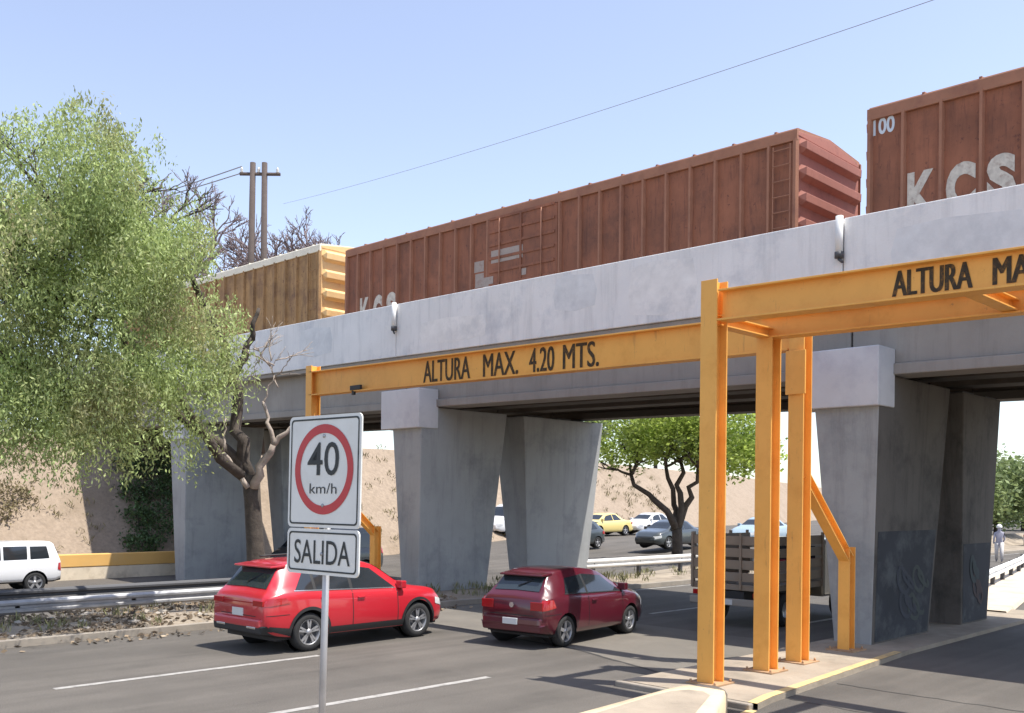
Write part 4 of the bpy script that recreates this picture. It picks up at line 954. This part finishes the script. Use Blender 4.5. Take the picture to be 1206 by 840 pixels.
def bush(name, label, pts, n, size, m, group=None, cat='shrub'):
    C = []; D = []; P0 = Vector(pts[0][0]); o = thing(name, label, cat, P0, group=group)
    for _ in range(n):
        p, rr = random.choice(pts); v = rng.normal(size=3); v /= np.linalg.norm(v)
        C.append(np.array(p) - np.array(P0) + v * np.array(rr) * rng.uniform(.2, 1) ** .5 + rng.normal(size=(6, 3)) * size * 2); D.append(rng.normal(size=(6, 3)))
    leaf_mesh('foliage', np.concatenate(C), np.concatenate(D), size, .5, m, o)
    for p, rr in pts:
        mb = MB(); limb(mb, Vector(p) - P0 - Vector((0, .3, rr[2] + .4)), Vector(p) - P0, .05, .02, .5); mb.build('stem', M_bark, o)
slz = lambda y: -.55 + (y - 40) / 1.06 * 1.09
M_ivy = mat('dark_ivy', (.07, .12, .04), .6, .3, 1, trans=.2, rand=.4)
bush('creeper', 'dark green creeper spreading over the shaded slope under the bridge', [((19.5 + i * .55, 41.5 + .62 * i + (i % 3) * .5, slz(41.5 + .62 * i + (i % 3) * .5) + .3), (1.1, .9, .7)) for i in range(6)] + [((18.6 + .3 * i, 41.0 + 1.1 * i, slz(41.0 + 1.1 * i) + .25), (.8, .7, .5)) for i in range(4)], 1300, .08, M_ivy, cat='creeper')
M_dry = mat('dry_shrub', (.24, .20, .11), .8, .3, 2, (.3, .27, .1), 2, .6, trans=.3, rand=.4)
bush('dry_shrub', 'brownish dry shrub low on the lit slope above the boxy white off-roader', [((13.2, 42.3, slz(42.3) + .3), (.9, .6, .5)), ((14, 43, slz(43) + .3), (.8, .6, .5)), ((12, 42.8, slz(42.8) + .2), (.6, .5, .4))], 260, .07, M_dry, 'dry shrubs on the slope')
bush('dry_shrub', 'brownish dry shrub higher on the slope under the tree foliage at the left', [((13.4, 45, slz(45) + .3), (1.1, .8, .6)), ((12, 45.4, slz(45.4) + .2), (.9, .6, .5))], 260, .07, M_dry, 'dry shrubs on the slope')
# median and far trees seen through the right opening
far = [(62, 23, 6.0, 'leafy tree nearest the right picture edge beyond the bridge'), (74, 24.5, 7.0, 'taller tree behind the leafy one beyond the right opening'), (88, 27, 7, 'distant rounded tree beside the main road beyond the bridge'),
       (104, 31, 7.5, 'far tree standing between the two roads'), (122, 36, 8, 'farthest tree at the end of the median'), (70, 19.2, 3.0, 'low shrubby tree close to the main road beyond the bridge')]
for i, (t, s0, h, lb) in enumerate(far):
    leafy_tree('median_tree', lb, (t, s0, 0), h * .3,
        [((0, h * .62, 0), (h * .36, h * .36, h * .3)), ((h * .2, h * .5, 0), (h * .25, h * .25, h * .22)), ((-h * .25, h * .55, 0), (h * .25, h * .25, h * .25)), ((0, h * .35, 0), (h * .3, h * .3, h * .2))],
        1100, .16, M_leafC, [(h * .2, h * .5, 0), (-h * .2, h * .5, 0)], group='trees beyond the bridge', r=.18)
# trees on the embankment top far away
k = 0
for (t, s0, h) in ((100, 66, 8), (84, 62, 7), (118, 72, 9), (68, 58, 6.5)):
    leafy_tree('bank_tree', ['rounded tree on the slope top above the far road bend', 'smaller tree on the slope top left of the bend', 'large distant tree on the slope top', 'squat tree on the slope top nearest the bridge'][k], (t, s0, base_h(t)), h * .3,
        [((0, h * .6, 0), (h * .4, h * .4, h * .32)), ((h * .25, h * .5, 0), (h * .3, h * .3, h * .25))], 900, .17, M_leafC, [(h * .2, h * .5, 0)], group='trees on the slope top', r=.2); k += 1
# bare trees above the yellow boxcar
def bare(label, pos, h, seed):
    random.seed(seed); o = thing('bare_tree', label, 'tree', pos, group='bare trees behind the train'); mb = MB()
    mb.tube([(0, 0, -.3), (0, 0, h * .5)], [.24, .15], 8)
    for k in range(9):
        branches(mb, Vector((0, 0, h * random.uniform(.3, .5))), Vector((random.gauss(0, .5), random.gauss(0, .5), .9)).normalized(), h * .20, .12, 6, .5, .1, .72)
    mb.build('trunk', M_twig, o)
bare('bare purplish tree beside the left of the twin power poles', (28.5, 53.5, 5.6), 15.5, 3)
bare('lower bare tree to the right of the twin power poles', (31.8, 49.6, 5.6), 14.5, 5)

# ---------------------------------------------------------------- H-frame power pole and wires
pl = thing('power_pole', 'twin-pole wooden power structure with crossarm above the yellow boxcar', 'power pole', (27, 46, 5.6))
for d in (.31, -.31):
    mb = MB(); mb.tube([loc(d + .12 * (1 if d > 0 else -.3), -.5), loc(d, 14.9)], [.22, .15], 10); mb.build('pole', M_pole, pl)
mb = MB(); a, b = loc(1.0, 14.3), loc(-1.15, 14.3)
mb.tube([a, b], .09, 6, sm=False); mb.build('crossarm', M_pole, pl)
for l in (.9, 0, -1.0):
    mb = MB(); mb.lathe([(.03, 0), (.09, .05), (.05, .1), (.09, .15), (.03, .3)], loc(l, 14.36), 10, axis='z'); mb.build('insulator', M_railw, pl)
def wire(label, p, q, sag, r=.018, group='overhead wires'):
    P = [Vector(p) + (Vector(q) - Vector(p)) * (i / 24) - Vector((0, 0, sag * 4 * (i / 24) * (1 - i / 24))) for i in range(25)]
    o = Vector(P[0]); mb = MB(); mb.tube([v - o for v in P], r, 5); ob = mb.build('overhead_wire', M_wire); ob.location = o
    tag(ob, label, 'wire', group)
top = Vector((27, 46, 5.6))
wire('upper of the two wires leaving the power pole to the left', top + loc(.9, 14.7), (20, 95, 22.5), .8, .03)
wire('lower of the two wires leaving the power pole to the left', top + loc(.9, 14.35), (16, 95, 21.5), 1.0, .03)
def cw(px, py, Y):   # helper used once to give the long wire sensible end heights
    x = (px - 603) / 1145 * Y; z = 2.8 + Y * (588 - py) / 1145
    return Vector((.7046 * x + .7096 * Y, -.7096 * x + .7046 * Y, z))
wire('long wire rising across the sky to the upper right', cw(330, 243, 75), cw(1290, -75, 24), 0.4, .011)

# ---------------------------------------------------------------- pedestrian at far right
pd = MB()
ped = thing('person', 'person in white cap, grey top and white trousers walking by the far guardrail', 'person', (50.0, 16.4, 0), R(25))
sk_v = [((0, 0, .92), .13), ((0, 0, 1.12), .13), ((0, 0, 1.38), .15), ((0, 0, 1.50), .06), ((.02, 0, 1.62), .10), ((.02, 0, 1.72), .09),
        ((0, .1, .88), .09), ((.12, .1, .48), .06), ((.08, .1, .08), .045), ((.22, .1, .04), .035),
        ((0, -.1, .88), .09), ((-.05, -.1, .48), .06), ((-.22, -.1, .1), .045), ((-.1, -.1, .04), .035),
        ((0, .19, 1.40), .055), ((-.08, .24, 1.12), .045), ((.06, .24, .88), .035), ((0, -.19, 1.40), .055), ((.08, -.24, 1.12), .045), ((.26, -.2, .95), .035)]
sk_e = [(0, 1), (1, 2), (2, 3), (3, 4), (4, 5), (0, 6), (6, 7), (7, 8), (8, 9), (0, 10), (10, 11), (11, 12), (12, 13), (2, 14), (14, 15), (15, 16), (2, 17), (17, 18), (18, 19)]
me = bpy.data.meshes.new('body'); me.from_pydata([v for v, r_ in sk_v], sk_e, []); po = bpy.data.objects.new('body', me); COL.objects.link(po); po.parent = ped
md = po.modifiers.new('skin', 'SKIN'); 
for i, (v, r_) in enumerate(sk_v): me.skin_vertices[0].data[i].radius = (r_, r_)
me.skin_vertices[0].data[0].use_root = True
po.modifiers.new('sub', 'SUBSURF').levels = 1; po.modifiers['sub'].render_levels = 2
me.materials.append(mat('top_grey', (.35, .35, .42), .8))
mb = MB(); mb.lathe([(.125, 0), (.135, .05), (.11, .12), (.05, .17), (.001, .18)], (.02, 0, 1.66), 14, axis='z'); mb.build('cap', mat('cap_white', (.8, .8, .78), .6), ped)
mb = MB()
mb.tube([(0, .1, .95), (.12, .1, .48), (.08, .1, .12)], [.115, .085, .07], 10); mb.tube([(0, -.1, .95), (-.05, -.1, .48), (-.21, -.1, .14)], [.115, .085, .07], 10); mb.build('trousers', mat('trouser_white', (.6, .58, .56), .8), ped)

# ---------------------------------------------------------------- median litter
n = 20000; X = rng.uniform(-8, 17.5, n); Y = rng.uniform(18.2, 22.6, n); keep = rng.random(n) < np.clip((np.sin(X * 1.7) + np.sin(Y * 3 + X) + 1.6) / 3, .1, 1); X, Y = X[keep], Y[keep]
keep = (Y > 18.95) | (rng.random(len(Y)) < .22); X, Y = X[keep], Y[keep]
Z = np.where(Y > 19.1, .13, .01) + rng.uniform(.0, .05, len(Y))
o = leaf_mesh('leaf_litter', np.stack([X, Y, Z], 1), rng.normal(size=(len(X), 3)) * np.array([1, 1, .25]), .06, .5, mat('dry_leaf', (.20, .15, .10), .9, .4, 2, (.36, .30, .22), 3, .8, rand=.4), None)
o['kind'] = 'stuff'
# grass tufts
n = 320; tx = rng.uniform(-6, 40, n); ty = rng.uniform(19.3, 23.4, n); C = []; D = []
for a, b in zip(tx, ty):
    k = 14; C.append(np.stack([a + rng.normal(0, .08, k), b + rng.normal(0, .08, k), .1 + rng.uniform(.05, .18, k) - (.1 if b > 22 else 0)], 1)); D.append(np.stack([rng.normal(0, .35, k), rng.normal(0, .35, k), np.ones(k)], 1))
o = leaf_mesh('grass_tufts', np.concatenate(C), np.concatenate(D), .11, .12, mat('dry_grass', (.2, .2, .09), .9, .4, 2, (.34, .29, .16), 2, .8, rand=.3), None); o['kind'] = 'stuff'
n = 500; tx = rng.uniform(-5, 70, n); C = []; D = []
for a in tx:
    f = rng.uniform(.02, 1.05); b = base_s(a) + f * base_h(a) * 1.06; z = opp_z(a) + min(1, f) * (base_h(a) - opp_z(a)); k = 16
    if 17 < a < 26.5: continue
    C.append(np.stack([a + rng.normal(0, .14, k), b + rng.normal(0, .14, k), z + rng.uniform(.0, .28, k)], 1)); D.append(np.stack([rng.normal(0, .5, k), rng.normal(-.2, .5, k), np.ones(k)], 1))
o = leaf_mesh('slope_weeds', np.concatenate(C), np.concatenate(D), .13, .16, mat('slope_weed', (.21, .18, .09), .9, .4, 1, (.30, .24, .13), 1, .8, rand=.3), None); o['kind'] = 'stuff'
# stones along the median kerb
random.seed(4); mb = MB()
for k in range(150):
    x, y = random.uniform(-6, 17), random.uniform(19.2, 22.3); r_ = random.uniform(.03, .11)
    bm = bmesh.new(); bmesh.ops.create_icosphere(bm, subdivisions=1, radius=r_)
    mb.add([(x + v.co.x * random.uniform(.8, 1.3), y + v.co.y * random.uniform(.8, 1.3), .15 + v.co.z * .6) for v in bm.verts], [tuple(v.index for v in f.verts) for f in bm.faces]); bm.free()
o = mb.build('stones', mat('stone_grey', (.36, .32, .27), .95, .3, 5)); o['kind'] = 'stuff'
